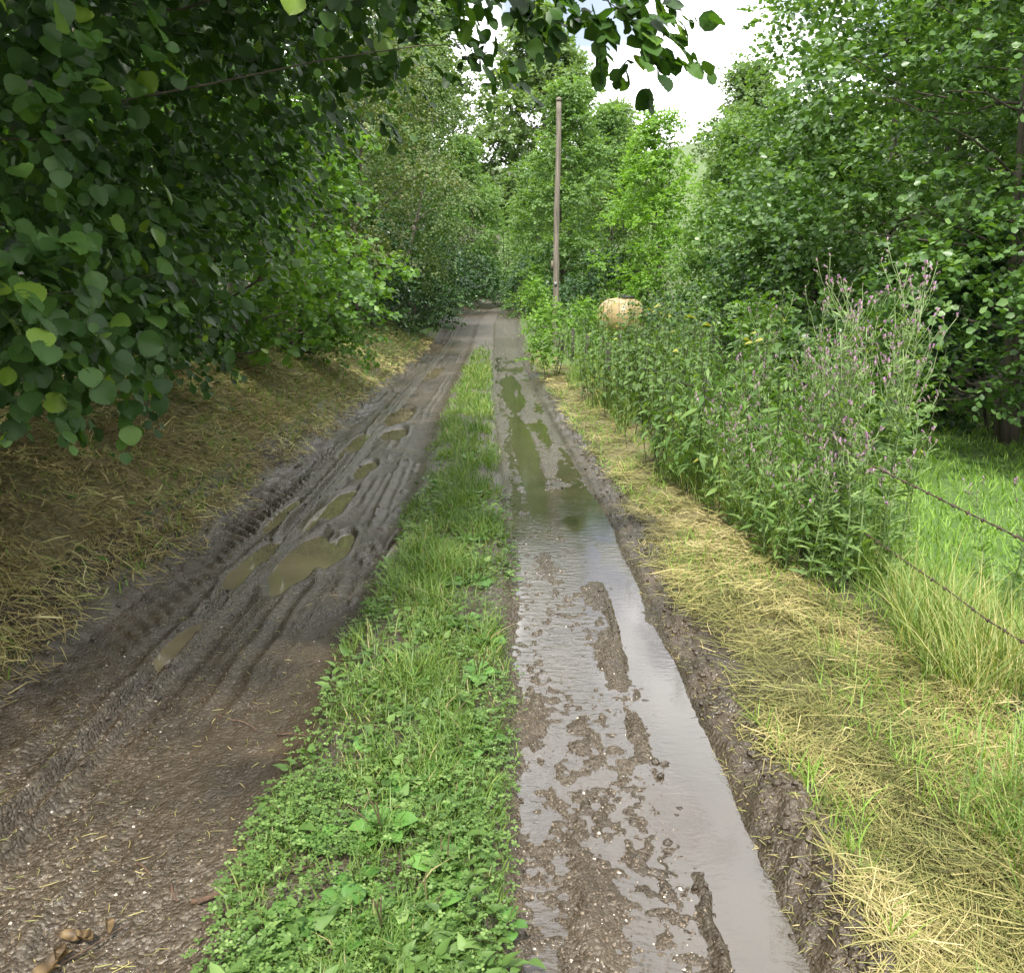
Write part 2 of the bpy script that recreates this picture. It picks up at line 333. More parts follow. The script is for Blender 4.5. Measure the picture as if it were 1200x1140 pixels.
turfb = sstep(1.4, 1.8, -Uu) * (1 - sstep(3, 4, -Uu)) * sstep(10, 20, Y); turfa = turfb + sstep(2.2, 3.2, Uu) * (1 - sstep(6.5, 8.5, Uu + fbm(X * .5, Y * .5, 2))) + (np.abs(Uu) < 2.5) * (Y > 20) * .6 + .6 * sstep(14, 20, np.abs(Uu))
strawa = np.maximum(sstep(1.2, 1.5, Uu) * (1 - sstep(2.0, 2.6, Uu)), sstep(1.2, 1.6, -Uu) * (1 - sstep(2.6, 3.4, -Uu))) * (1 - sstep(14, 26, Y))
obj('ground', mesh_np('ground', V, gridF(len(ys), len(xs)), M['ground'], {'turf': np.clip(turfa, 0, 1).ravel(), 'straw': strawa.ravel()}, True), kind='structure', label='earth and turf of the valley floor and wooded banks', category='ground')

# ------------------------------------------------------------------ fine track sheet
rows = [YN]
while rows[-1] < YF: rows.append(rows[-1] + max(.006, (rows[-1] ** 2 + 2.4) / 1610 * 1.15))
rows = np.array(rows); cols = np.linspace(U0, U1, 315)
Ug, Yg = np.meshgrid(cols, rows); Xg = Ug + cen(Yg)
WF, WL = -0.020, -0.050        # water levels: film in the right rut, puddles in the left rut
near = 1 - sstep(24, 29, Yg)
# puddles in the left wheel track, from photo pixels: (px, py, half width, half length)
PUD = [(298, 652, .10, .62), (350, 652, .135, .62), (396, 636, .08, .42), (398, 584, .10, .55), (330, 598, .06, .5), (428, 546, .09, .5), (418, 517, .10, .85),
       (462, 505, .15, .55), (466, 485, .19, .95), (509, 435, .16, 1.6), (372, 600, .05, .4), (210, 745, .07, .35), (462, 640, .045, .30)]
PUD = [(*ground(a, b), c_, d_) for a, b, c_, d_ in PUD]
def gau(x, w): return np.exp(-(x / w) ** 2)
def detail(U, Yy, Xx):
    h = 0.012 * fbm(Xx * 2.2, Yy * 1.4, 4)
    # strip crown
    h += 0.055 * sstep(-.26, -.05, U) * (1 - sstep(.46, .62, U))
    lt = sstep(-1.42, -1.25, U) * (1 - sstep(-.34, -.14, U))
    h += -0.028 * lt
    # twin ridge squeezed up by tyres in the left track
    wob = 0.018 * vnoise(Yy * .4, 3.0 + 0 * Yy) + .006 * vnoise(Yy * 3, 9.0 + 0 * Yy) + .006 * fbm(Xx * 9, Yy * 9, 2); rgh = 1 + .4 * fbm(Xx * 16, Yy * 11, 3)
    rs = .7 + .3 * sstep(-.5, .3, vnoise(Yy * .45, 2.5 + 0 * Yy))
    h += rs * rgh * (.054 * gau(U + 1.00 + wob, .026) + .038 * gau(U + .90 + wob, .018) - .016 * gau(U + .955 + wob, .018) - .018 * gau(U + 1.10 + wob, .05) - .014 * gau(U + .83 + wob, .05))
    seg = sstep(.0, .35, vnoise(Yy * .7 + 4, 7.0 + 0 * Yy))
    h += .55 * seg * rgh * (.026 * gau(U + .66 - wob, .022) + .020 * gau(U + .56 - wob * 1.5, .02) - .014 * gau(U + .61 - wob, .03))
    seg2 = sstep(-.1, .3, vnoise(Yy * .55 + 14, 3.0 + 0 * Yy)) * (Yy > 4.6)
    h += .6 * seg2 * rgh * (.030 * gau(U + .42 - wob * 2, .025) + .018 * gau(U + .33 - wob * 2, .018))
    for o_, a_ in ((-.78, .010), (-.72, .008), (-.50, .008), (-.86, .007), (-.44, .006)):
        h += .45 * a_ * gau(U - o_ + wob * .6, .014) * sstep(-.2, .3, vnoise(Yy * .8 + o_ * 30, 1.0 + 0 * Yy)) * lt
    # tread lugs at the left edge
    lug = sstep(-1.50, -1.42, U) * (1 - sstep(-1.22, -1.15, U))
    v = (U + 1.33) / .15
    ph = (Yy + .09 * v * v + .05 * v) / .145
    lf = (sstep(-.35, .25, vnoise(Yy * .5 + 2.7, 5.0 + 0 * Yy)) * sstep(3.0, 4.6, Yy) + .3) * (.75 + .6 * fbm(Xx * 5, Yy * 5, 2)); ph = ph + .18 * fbm(Xx * 4, Yy * 2.5, 2)
    saw = np.abs((ph % 1) - .5) * 2
    h += lug * lf * (.050 * sstep(.25, .8, saw + .25 * fbm(Xx * 14, Yy * 14, 2)) - .028)
    # lumps squeezed out at the left margin
    h += .030 * gau(U + 1.52, .07) * (.6 + .8 * fbm(Xx * 9, Yy * 7, 3))
    # clods
    cl = sstep(.32, .6, fbm(Xx * 9, Yy * 6, 3)) * (sstep(-.72, -.6, U) * (1 - sstep(-.3, -.2, U)) * (Yy > 4.4) * (Yy < 9))
    h += .03 * cl
    for (px_, py_, wx, wy) in PUD:
        uu = (Xx - px_) + .10 * 0 * (Yy - py_)
        e = np.sqrt((uu / wx) ** 2 + ((Yy - py_) / wy) ** 2) + .22 * fbm(Xx * 7, Yy * 3, 3)
        dep = 1 - sstep(.72, 1.15, e)
        h = h * (1 - dep * .85) + dep * (-.062)
        h += .010 * gau(e - 1.22, .14)
    # right wheel track
    rt = sstep(.50, .62, U + .04 * vnoise(Yy * 1.9, 2.0 + 0 * Yy)) * (1 - sstep(1.24, 1.31, U))
    h = h * (1 - rt * .7) - rt * (.0275 - .005 * sstep(6.6, 7.6, Yy))
    gz = (1 - sstep(.90, 1.06, U)) * (.35 + .65 * sstep(-.25, .2, fbm(Xx * 4 + 2, Yy * 1.6, 2)))
    h += rt * ((.007 + .009 * sstep(6.6, 8, Yy)) * fbm(Xx * 5, Yy * (1.6 - .6 * sstep(6.6, 8, Yy)), 4) + .006 * fbm(Xx * 20, Yy * 13, 3) + .019 * gz * (fbm(Xx * 38, Yy * 30, 2) + .02))
    rutn = 1 - sstep(4.6, 6.2, Yy)
    ru = gau(U - 1.185 + .02 * vnoise(Yy * .8, 4.0 + 0 * Yy), .066) ** .6 * rutn
    h = h * (1 - ru) - .05 * ru
    h += rutn * .030 * gau(U - 1.075 + .02 * vnoise(Yy * .8, 4.0 + 0 * Yy) + .012 * vnoise(Yy * 9, 3.0 + 0 * Yy), .018) * sstep(-.1, .5, vnoise(Yy * 1.7 + 3, 8.0 + 0 * Yy) + .5 * vnoise(Yy * 6, 2.0 + 0 * Yy))
    # sheltered deep pool where the sky shows
    pool = np.sqrt(((U - 1.12) / .24) ** 2 + ((Yy - 6.35) / 1.0) ** 2); h -= .03 * (1 - sstep(.6, 1.1, pool))
    pool2 = np.sqrt(((U - .82) / .13) ** 2 + ((Yy - 9.0) / 3.4) ** 2) + .2 * fbm(Xx * 5, Yy * 2, 2); h -= .025 * (1 - sstep(.6, 1.1, pool2))
    pool3 = np.sqrt(((U - .86) / .20) ** 2 + ((Yy - 15.5) / 3.2) ** 2) + .2 * fbm(Xx * 5, Yy * 2, 2); h -= .022 * (1 - sstep(.6, 1.1, pool3))
    # gravel bars standing out of the film
    for (px_, py_, wx, wy, a_) in BARS:
        e = ((Xx - px_) / wx) ** 2 + ((Yy - py_) / wy) ** 2
        h += a_ * np.exp(-e * 1.3) * (1 + .35 * fbm(Xx * 25, Yy * 18, 3))
    # mud berm with lug prints at the right margin
    bm = gau(U - 1.41, .10)
    ph2 = (Yy - .12 * (U - 1.4) / .1) / .16; saw2 = np.abs((ph2 % 1) - .5) * 2
    h += bm * (.016 + .050 * fbm(Xx * 9, Yy * 6, 4) + .030 * np.abs(fbm(Xx * 19 + 3, Yy * 15, 2)) + .032 * sstep(.3, .8, saw2 + .3 * fbm(Xx * 12, Yy * 12, 2)) * sstep(-.2, .4, vnoise(Yy * .6 + 8, 1.0 + 0 * Yy)))
    # grain
    h += .007 * fbm(Xx * 24, Yy * 20, 2) * np.clip(.3 + 1.2 * fbm(Xx * 1.1 + 9, Yy * .7, 3), 0, 1) * (1 - sstep(8, 14, Yy)) * (1 - rt)
    h += lt * (.008 * fbm(Xx * 6, Yy * 3, 3) + .012 * np.maximum(0, fbm(Xx * 11, Yy * 8, 3) - .1))
    h += .0035 * fbm(Xx * 48, Yy * 48, 2) * sstep(9, 5, Yy) if False else .0035 * fbm(Xx * 48, Yy * 48, 2) * (1 - sstep(5, 10, Yy))
    return h
BARS = [(*ground(a, b), c_, d_, e_) for a, b, c_, d_, e_ in [
    (692, 1080, .050, .36, .030), (628, 838, .055, .26, .022), (680, 850, .045, .20, .020), (745, 850, .03, .16, .03), (720, 770, .06, .26, .030),
    (640, 660, .05, .25, .014), (700, 690, .10, .25, .016), (755, 720, .09, .30, .016), (660, 590, .10, .3, .016), (640, 545, .10, .4, .014), (605, 520, .05, .5, .02), (650, 500, .08, .8, .02), (605, 460, .05, 1., .02)]]
D = detail(Ug, Yg, Xg)
edge = sstep(0, .10, Ug - U0) * sstep(0, .10, U1 - Ug) * sstep(0, .3, Yg - YN) * (1 - sstep(YF - 20, YF, Yg))
fd = near + (1 - near) * .6
Zg = H(Xg, Yg) + D * edge * fd + .004
def track_z(x, y):
    """height of the track sheet (nearest sample)"""
    u = np.asarray(x) - cen(y); i = np.clip(np.searchsorted(rows, y), 0, len(rows) - 1); j = np.clip(((u - U0) / (U1 - U0) * (len(cols) - 1)).round().astype(int), 0, len(cols) - 1)
    return Zg[i, j]
def surf(x, y):
    x = np.asarray(x, float); y = np.asarray(y, float); u = x - cen(y)
    return np.where((u > U0) & (u < U1) & (y > YN) & (y < YF), track_z(x, y), H(x, y))
wetA = np.clip(.72 + .5 * fbm(Xg * 1.6, Yg * .9, 3) + .35 * sstep(.45, .6, Ug) + .6 * gau(Ug + .97, .10) * (D > 0) - .35 * sstep(.02, .05, D), 0, 1) * (1 - .5 * sstep(28, 34, Yg))
grA = np.clip(.55 + .9 * fbm(Xg * 1.1 + 9, Yg * .7, 3) - .5 * gau(Ug + 1.35, .15) - .6 * gau(Ug - 1.38, .12), 0, 1)
obj('track', mesh_np('track', np.stack([Xg, Yg, Zg], -1).reshape(-1, 3), gridF(len(rows), len(cols)), M['mud'], {'wet': wetA.ravel(), 'gravel': grA.ravel()}, True),
    kind='structure', label='rutted muddy farm track with two wheel ruts', category='track')

# water sheets (flat; their outlines come from the mud they lie in)
yy = np.linspace(1.0, 24, 300); uc = np.linspace(.48, 1.36, 60); UW, YW = np.meshgrid(uc, yy)
calm = gau(UW - 1.185 + .02 * vnoise(YW * .8, 4.0 + 0 * YW), .11) ** .5 * (1 - sstep(4.6, 6.0, YW)); calm = np.clip(np.maximum(np.maximum(calm, .9 * sstep(-.12, .25, fbm(UW * 4 + 5, YW * 1.3, 3))), .75 * sstep(5.0, 5.8, YW) + .2 * fbm(UW * 4, YW, 2)), 0, 1)
obj('water', mesh_np('water', np.stack([UW + cen(YW), YW, np.full_like(UW, WF)], -1).reshape(-1, 3), gridF(300, 60), M['water_film'], {'calm': calm.ravel()}, True), kind='structure', label='thin sheet of rainwater lying in the wheel rut', category='water')
for i, (px_, py_, wx, wy) in enumerate(PUD):
    th = np.linspace(0, 2 * np.pi, 20, endpoint=False)
    V = np.stack([px_ + 1.25 * wx * np.cos(th), py_ + 1.2 * wy * np.sin(th), np.full(20, WL + .004 + .0006 * i)], -1)
    V = np.concatenate([V, [[px_, py_, WL + .004 + .0006 * i]]]); j = np.arange(20)
    obj('puddle', mesh_np('puddle', V, np.stack([j, (j + 1) % 20, np.full(20, 20)], -1), M['water_brown']), kind='structure', label='brown rain puddle in the rut below the hazel bank', category='puddle', group='puddles in the rut below the bank')

# ------------------------------------------------------------------ leaves and blades
T_DIA = (np.array([[0, 0, 0], [.34, .45, .07], [0, 1, -.04], [-.34, .45, .07]]), np.array([[0, 1, 2], [0, 2, 3]]))
T_RND = (np.array([[0, 0, 0], [.30, .14, .03], [.47, .48, .06], [.34, .82, .02], [0, 1.02, -.10], [-.34, .82, .02], [-.47, .48, .06], [-.30, .14, .03], [0, .5, -.015]]),
         np.array([[0, 1, 8], [1, 2, 8], [2, 3, 8], [3, 4, 8], [4, 5, 8], [5, 6, 8], [6, 7, 8], [7, 0, 8]]))
T_OBO = (np.array([[0, 0, 0], [.40, .55, .07], [.22, .95, .0], [0, .97, -.05], [-.22, .95, 0], [-.40, .55, .07]]), np.array([[0, 1, 3], [1, 2, 3], [0, 3, 5], [3, 4, 5]]))
T_LAN = (np.array([[0, 0, 0], [.13, .3, .03], [.10, .65, .0], [0, 1, -.12], [-.10, .65, 0], [-.13, .3, .03]]), np.array([[0, 1, 5], [1, 2, 4], [1, 4, 5], [2, 3, 4]]))
T_NET = (np.array([[0, 0, 0], [.27, .22, .05], [.17, .62, .02], [0, 1, -.16], [-.17, .62, .02], [-.27, .22, .05], [0, .4, -.02]]),
         np.array([[0, 1, 6], [1, 2, 6], [2, 3, 6], [3, 4, 6], [4, 5, 6], [5, 0, 6]]))
def frames(yd, nn):
    y = nrm(yd); x = nrm(np.cross(y, nn)); z = np.cross(x, y); return x, y, z
def scatter(T, pos, yd, nn, s, tint):
    x, y, z = frames(yd, nn); tv = T[0]; k = len(tv)
    s = np.broadcast_to(np.asarray(s, float), (len(pos),))[:, None, None]
    V = pos[:, None] + s * (tv[None, :, 0:1] * x[:, None] + tv[None, :, 1:2] * y[:, None] + tv[None, :, 2:3] * z[:, None])
    F = (T[1][None] + (np.arange(len(pos)) * k)[:, None, None]).reshape(-1, 3)
    return V.reshape(-1, 3), F, np.repeat(tint, k)
def leaf_cloud(P, Dn, out, Ln, nl, rg, droop=.25, upw=.6, outw=.5, side=.8, jit=.35, dirdown=.25):
    """leaves along twigs; returns pos, axis, normal, twig index"""
    m = len(P); t = (np.arange(nl) + .6) / nl
    Lr = np.broadcast_to(np.asarray(Ln, float), (m,))[:, None, None]
    pos = P[:, None] + Dn[:, None] * (t[None, :, None] * Lr); pos[..., 2] -= droop * (t ** 2)[None] * Lr[..., 0]
    sv_ = nrm(np.cross(Dn, np.array([0, 0, 1.0]) + 1e-3)); sg = np.where(np.arange(nl) % 2 == 0, 1., -1.)
    ax = Dn[:, None] * .55 + sv_[:, None] * sg[None, :, None] * side + rg.normal(0, jit, (m, nl, 3)); ax[..., 2] -= dirdown
    ax[:, -1] = Dn * 1.0 + rg.normal(0, .2, (m, 3)) + [0, 0, -dirdown]
    nn = np.array([0, 0, 1.0]) * upw + out[:, None] * outw + rg.normal(0, .38, (m, nl, 3))
    return pos.reshape(-1, 3), ax.reshape(-1, 3), nn.reshape(-1, 3)
def lobe_sprays(lobes, per, rg, upb=.1, inner=.45, dirj=.35, dome=True, idx_out=False):
    lobes = np.asarray(lobes); n = len(lobes)
    k = np.maximum(4 if idx_out else 3, (per * (lobes[:, 3] / lobes[:, 3].mean()) ** 2)).astype(int); idx = np.repeat(np.arange(n), k)
    d = nrm(rg.normal(0, 1, (len(idx), 3)))
    if dome: d[:, 2] = np.abs(d[:, 2]) * .9 - .22
    rr = lobes[idx, 3] * (inner + (1 - inner) * rg.random(len(idx)) ** .6)
    P = lobes[idx, :3] + d * rr[:, None]
    Dn = nrm(d * .75 + rg.normal(0, dirj, d.shape) + [0, 0, upb])
    return (P, Dn, d, idx) if idx_out else (P, Dn, d)
def crown_lobes(rg, n, z0, z1, Rm, lr=.3, shape=.8, squash=1.0, lean=(0, 0)):
    o = []
    for i in range(n):
        tt = (i + rg.random()) / n; prof = max(.18, math.sin(math.pi * min(1, (tt * .86 + .1)) ** shape)) * Rm
        a = rg.random() * 2 * math.pi; r = prof * math.sqrt(rg.uniform(.12, 1))
        o.append((math.cos(a) * r + lean[0] * tt, math.sin(a) * r * squash + lean[1] * tt, z0 + (z1 - z0) * tt, Rm * lr * rg.uniform(.7, 1.25)))
    return np.array(o)
def tree_wood(lobes, H0, H1, r0, rg, base=(0, 0, 0), lean=(0, 0), sides=7, every=1, stems=1, spread=.3):
    A = Acc(); tops = []
    for s in range(stems):
        an = rg.random() * 6.28; b = np.array(base) + (np.array([math.cos(an), math.sin(an), 0]) * spread * .25 if stems > 1 else 0)
        tp = np.array(base) + np.array([lean[0] + (math.cos(an) * spread * 2 if stems > 1 else 0), lean[1] + (math.sin(an) * spread * 2 if stems > 1 else 0), H1 * rg.uniform(.85, 1.0)])
        P = curve_pts(b - [0, 0, .25], tp, 12, rg, .025); rad = r0 * (1 - .93 * np.linspace(0, 1, 12)) * (1 if stems == 1 else .6); rad[0] *= 1.35
        A.add(*tube(P, rad, sides)); tops.append((P, rad))
    for q, lb in enumerate(lobes[::every]):
        P, rad = tops[q % stems]; zt = lb[2] - .35 * math.hypot(lb[0] - base[0], lb[1] - base[1]) - .2
        i = int(np.clip(np.searchsorted(P[:, 2], zt), 1, len(P) - 2))
        A.add(*tube(curve_pts(P[i], lb[:3], 6, rg, .06, -.04), rad[i] * .5 * np.linspace(1, .2, 6), 5))
    return A
TRI = [0]
def foliage_mesh(name, T, lobes, per, nl, Ln, size, mat, rg, **kw):
    upb = kw.pop('upb', .1); P, Dn, o_ = lobe_sprays(lobes, per, rg, upb=upb, inner=kw.pop('inner', .45))
    pos, ax, nn = leaf_cloud(P, Dn, o_, Ln * rg.uniform(.7, 1.3, len(P)), nl, rg, **kw)
    tw = np.repeat(rg.normal(0, .16, len(P)), nl)
    tint = np.clip(.45 + tw + rg.normal(0, .18, len(pos)), 0, 1)
    V, F, T_ = scatter(T, pos, ax, nn, size * rg.uniform(.7, 1.2, len(pos)), tint)
    TRI[0] += len(F)
    return mesh_np(name, V, F, mat, {'tint': T_})
def make_tree(name, label, cat, loc, lobes, wood, T, per, nl, Ln, size, mat, barkm, rg, group=None, rz=0, **kw):
    t_ = thing(name, label, cat, loc, rz, group)
    obj('trunk', wood.mesh('trunk', barkm, True), t_)
    obj('crown', foliage_mesh('crown', T, lobes, per, nl, Ln, size, mat, rg, **kw), t_, kind='stuff')
    return t_
def at_ground(x, y, dz=0): return (x, y, float(H(x, y)) + dz)

# ---- foreground hazel on the bank, hanging over the track
rg = np.random.default_rng(21)
lob = []
def face(z): return np.interp(z, [.5, 1.0, 1.6, 2.2, 2.7, 3.2, 4.0, 5.0], [-2.75, -2.62, -2.42, -2.1, -1.6, -1.1, -.7, -.9])
for i in range(150):
    y = rg.uniform(1.6, 8.6); z = rg.uniform(1.05 + .02 * y, 4.6)
    lob.append((face(z) - .05 * max(0, y - 5) - rg.uniform(.15, .7), y, z, rg.uniform(.28, .5)))
for i in range(60):                      # dense interior
    y = rg.uniform(1.5, 9); z = rg.uniform(.9, 5.0); lob.append((face(z) - rg.uniform(.8, 1.8), y, z, rg.uniform(.4, .6)))
for i in range(70):                      # hazel roof, added mostly above the view to shade leaves and bank
    y = rg.uniform(.2, 7.5); z = rg.uniform(3.6, 5.6); lob.append((rg.uniform(-3.6, -1.5) + .12 * (z - 4), y, z, rg.uniform(.35, .55)))
for i in range(34):                      # overhanging boughs
    s = rg.random(); y = rg.uniform(3.6, 5.6); x = -1.2 + 1.1 * s; lob.append((x, y, 3.22 - .10 * s + .10 * (y - 4) + rg.uniform(-.05, .6), rg.uniform(.2, .36)))
TIPS = [(640, 30, 4.4), (700, 30, 4.3), (745, 45, 4.2), (755, 85, 4.2), (690, 50, 4.4), (620, 45, 4.6), (560, 90, 4.8), (520, 60, 5), (600, 10, 4.5), (700, 5, 4.2), (660, 0, 4.3), (480, 110, 5.2), (590, 110, 4.7), (430, 150, 5.6), (400, 120, 5.4), (730, 70, 4.25), (760, 40, 4.2), (670, 45, 4.4), (740, 15, 4.2)]
for (a, b, Yd) in TIPS: lob.append((*atY(a, b - (38 if a < 700 else 18), Yd), .13 + .05 * rg.random()))
for (a, b, Yd) in [(20, 300, 2.7), (95, 265, 2.9), (40, 420, 2.8), (130, 400, 3.1), (50, 480, 2.9), (200, 330, 3.5), (25, 200, 2.7), (165, 430, 3.3), (100, 340, 2.9), (230, 400, 3.8), (270, 370, 4.2), (120, 180, 3.0), (60, 100, 2.8), (170, 250, 3.3), (250, 280, 4.0), (300, 330, 4.6), (0, 380, 2.8), (0, 460, 2.9), (90, 470, 3.2)]:
    lob.append((*atY(a - 25, b - 15 - (45 if b >= 400 else 0), Yd * 1.22), .25))
lob = np.array(lob)
base = np.array(at_ground(-3.5, 4.6))
tL = thing('hazel_tree', 'big dark hazel with broad round leaves overhanging the muddy track', 'tree', tuple(base))
stems_ = []
for k_ in range(7):
    an = k_ / 7 * 6.28; b = np.array([.25 * math.cos(an), .35 * math.sin(an), -.2]); tp = np.array([rg.uniform(.2, 2.2), rg.uniform(-2.6, 3.0), rg.uniform(2.6, 4.4)])
    P = curve_pts(b, tp, 10, rg, .05, .06); A = Acc().add(*tube(P, .05 * np.linspace(1, .25, 10), 7)); stems_.append((P, A))
for q, lb in enumerate(lob):
    tgt = lb[:3] - base; best = min(range(7), key=lambda s: np.linalg.norm(stems_[s][0][5:] - tgt, axis=1).min())
    P, A = stems_[best]; i = 3 + int(np.argmin(np.linalg.norm(P[3:] - tgt, axis=1) + 0.4 * np.maximum(0, P[3:, 2] - tgt[2])))
    if q % 4 == 0 or q > 354:
        A.add(*tube(curve_pts(P[i], tgt, 9, rg, .10, .04), np.linspace(.010, .002, 9), 5))
for P, A in stems_: obj('stem', A.mesh('stem', M['bark'], True), tL)
Ps, Dn, oo, li = lobe_sprays(lob, 18, rg, upb=-.05, inner=.35, dome=False, idx_out=True)
tipn = 0
pos, ax, nn = leaf_cloud(Ps, Dn, nrm(oo * .5 + [.8, -.5, 0]), .36 * np.clip(lob[li, 3] / .32, .4, 1) * rg.uniform(.7, 1.3, len(Ps)), 8, rg, droop=.3, upw=.62, outw=.55, side=.55, dirdown=.55)
ax[:, 0] += .25; ax[:, 1] -= .1
size = .082 * rg.uniform(.45, 1.25, len(pos))
tint = np.clip(.40 + np.repeat(rg.normal(0, .14, len(Ps)), 8) + rg.normal(0, .15, len(pos)), 0, .97); tint[rg.random(len(pos)) < .01] = 1
# keep leaves off the camera itself and out of the lane below head height
dc = np.linalg.norm(pos - [0, 0, CAM_H], axis=1)
keep = (dc > 2.35) & ~((pos[:, 2] < 2.4) & (pos[:, 0] > np.where(pos[:, 1] < 3.4, -1.25, -1.55))) & (pos[:, 2] > H(pos[:, 0], pos[:, 1]) + .25)
pos, ax, nn, size, tint, dc = [a_[keep] for a_ in (pos, ax, nn, size, tint, dc)]
# project to pick the 300 that show largest
dv = pos - [0, 0, CAM_H]; zc = dv[:, 1] * CP - dv[:, 2] * SP; yc = dv[:, 1] * SP + dv[:, 2] * CP
pxx = 600 + FPX * dv[:, 0] / zc; pyy = 570 - FPX * yc / zc
vis = (zc > .3) & (pxx > -20) & (pxx < 1220) & (pyy > -20) & (pyy < 1160)
score = np.where(vis, size / zc, 0)
# one leaf per screen cell comes first, so that the chosen ones are those in front
cell = (pxx // 14).astype(int) * 1000 + (pyy // 14).astype(int); order = np.argsort(zc); seen = {}; front = np.zeros(len(pos), bool)
for i in order:
    if vis[i] and cell[i] not in seen: seen[cell[i]] = 1; front[i] = True
pick = np.argsort(-(score * (front + .2)))[:300]; rest = np.ones(len(pos), bool); rest[pick] = False
nr = rest & vis & (zc < 5.0); fr = rest & ~nr
V, F, T_ = scatter(T_RND, pos[nr] - base, ax[nr], nn[nr], size[nr], tint[nr]); V2, F2, T2 = scatter(T_OBO, pos[fr] - base, ax[fr], nn[fr], size[fr] * 1.1, tint[fr])
F = np.concatenate([F, F2 + len(V)]); V = np.concatenate([V, V2]); T_ = np.concatenate([T_, T2]); TRI[0] += len(F)
obj('crown', mesh_np('crown', V, F, M['hazel'], {'tint': T_}), tL, kind='stuff')
def big_leaf(rg, name, mat):
    """rounded, toothed, pleated leaf with a pointed tip and a petiole, one unit long"""
    nt_ = 15; tt = np.linspace(0, 1, nt_); wd = .50 * np.sin(np.pi * np.clip(tt, 0, 1) ** .82) ** .72 * (1 - .25 * sstep(.8, 1, tt)); wd[0] = .04; wd[-1] = 0.0
    wd = wd * (1 + .07 * (np.arange(nt_) % 2) * (tt < .97)); sag = -.16 * tt ** 2 + rg.uniform(-.03, .03)
    rowsV = []
    for i in range(nt_):
        for j, f in enumerate((-1, -.5, 0, .5, 1)):
            rowsV.append((f * wd[i], tt[i] + (.05 if abs(f) == 1 else 0) * (tt[i] < .95), sag[i] + .34 * abs(f) * wd[i] - .30 * (abs(f) * wd[i]) ** 2 + (.02 if i % 2 else -.02) * (abs(f) > .2)))
    V = np.array(rowsV); F = gridF(nt_, 5)
    tv, tf = tube([[0, -.16, .02], [0, -.05, .0], [0, .1, -.01]], [.012, .012, .01], 4, False)
    return mesh_np(name, np.concatenate([V, tv]), [np.concatenate([F, tf[0] + len(V)])], mat, {'tint': np.full(len(V) + len(tv), .5)}, True)
LM = [big_leaf(rg, 'leaf', M['hazel_obj']) for _ in range(3)]
from mathutils import Matrix
fx, fy, fz = frames(ax[pick], nn[pick])
for q, i in enumerate(pick):
    o = obj('leaf', LM[q % 3], tL); s = size[i] * 1.04; p_ = pos[i] - base
    o.matrix_local = Matrix(((fx[q][0] * s, fy[q][0] * s, fz[q][0] * s, p_[0]), (fx[q][1] * s, fy[q][1] * s, fz[q][1] * s, p_[1]), (fx[q][2] * s, fy[q][2] * s, fz[q][2] * s, p_[2]), (0, 0, 0, 1)))

# ---- other trees of the left bank
def bank_tree(name, label, cat, x, y, z0, z1, Rm, nlobe, per, nl, Ln, size, mat, barkm, seed, T=T_OBO, r0=.12, stems=1, lean=(0, 0), squash=1.0, lr=.3, shape=.8, group=None, every=1, **kw):
    rg = np.random.default_rng(seed); lb = crown_lobes(rg, nlobe, z0, z1, Rm, lr, shape, squash, lean)
    w = tree_wood(lb, z0, z1 * .95, r0, rg, lean=lean, stems=stems, every=every)
    return make_tree(name, label, cat, at_ground(x, y), lb, w, T, per, nl, Ln, size, mat, barkm, rg, group, **kw)
G1 = 'trees along the bank'
bank_tree('hazel_tree', 'light green hazel bush just beyond the big overhanging hazel', 'tree', -3.75, 10.6, .1, 4.6, 1.9, 66, 32, 8, .34, .088, M['hazel_light'], M['bark'], 31, T_RND, .10, 5, lr=.27, squash=1.25, group=G1, dirdown=.4)
bank_tree('hazel_tree', 'glossy low hazel spilling down to the mown bank', 'tree', -3.6, 14.5, -.1, 3.2, 1.7, 50, 30, 8, .34, .09, M['hazel_light'], M['bark'], 32, T_OBO, .08, 5, lr=.3, squash=1.6, group=G1, dirdown=.4)
bank_tree('birch_tree', 'brownish seed-laden birch with a bent trunk over the lane', 'tree', -4.1, 20.5, 1.0, 6.6, 2.0, 60, 38, 10, .5, .078, M['birch_pink'], M['bark'], 33, T_DIA, .08, 1, (1.1, -.3), lr=.3, every=4, group=G1, droop=.8, dirdown=.6)
bank_tree('birch_tree', 'tall pale weeping birch leaning over the lane', 'tree', -3.9, 30.5, 1.4, 8.4, 1.9, 80, 36, 11, .7, .092, M['birch'], M['bark_birch'], 34, T_DIA, .10, 1, (1.3, 0), lr=.27, every=4, group=G1, droop=1.1, dirdown=.8)
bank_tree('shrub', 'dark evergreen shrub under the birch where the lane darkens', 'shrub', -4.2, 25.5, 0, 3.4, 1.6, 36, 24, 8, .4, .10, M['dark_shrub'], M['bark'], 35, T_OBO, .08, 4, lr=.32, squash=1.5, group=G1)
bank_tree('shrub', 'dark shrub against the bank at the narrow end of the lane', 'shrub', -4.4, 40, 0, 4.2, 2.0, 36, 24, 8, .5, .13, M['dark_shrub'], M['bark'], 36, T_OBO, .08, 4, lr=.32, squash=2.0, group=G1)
tall = bank_tree('tall_tree', 'tall leafy tree rising behind the overhanging hazel', 'tree', -6.6, 9.0, 1.4, 9.5, 2.8, 60, 26, 8, .5, .13, M['hazel'], M['bark'], 37, T_OBO, .2, 1, lr=.3, group=G1)
copy_tree(tall, at_ground(-7.2, 16), 1.7, 1.0, 'tall leafy tree standing behind the glossy low hazel', G1)
copy_tree(tall, at_ground(-7.4, 24), 3.9, .95, 'tall leafy tree behind the bent birch', G1)
copy_tree(tall, at_ground(-5.6, 34), 5.1, 1.0, 'tall leafy tree behind the weeping birch', G1)
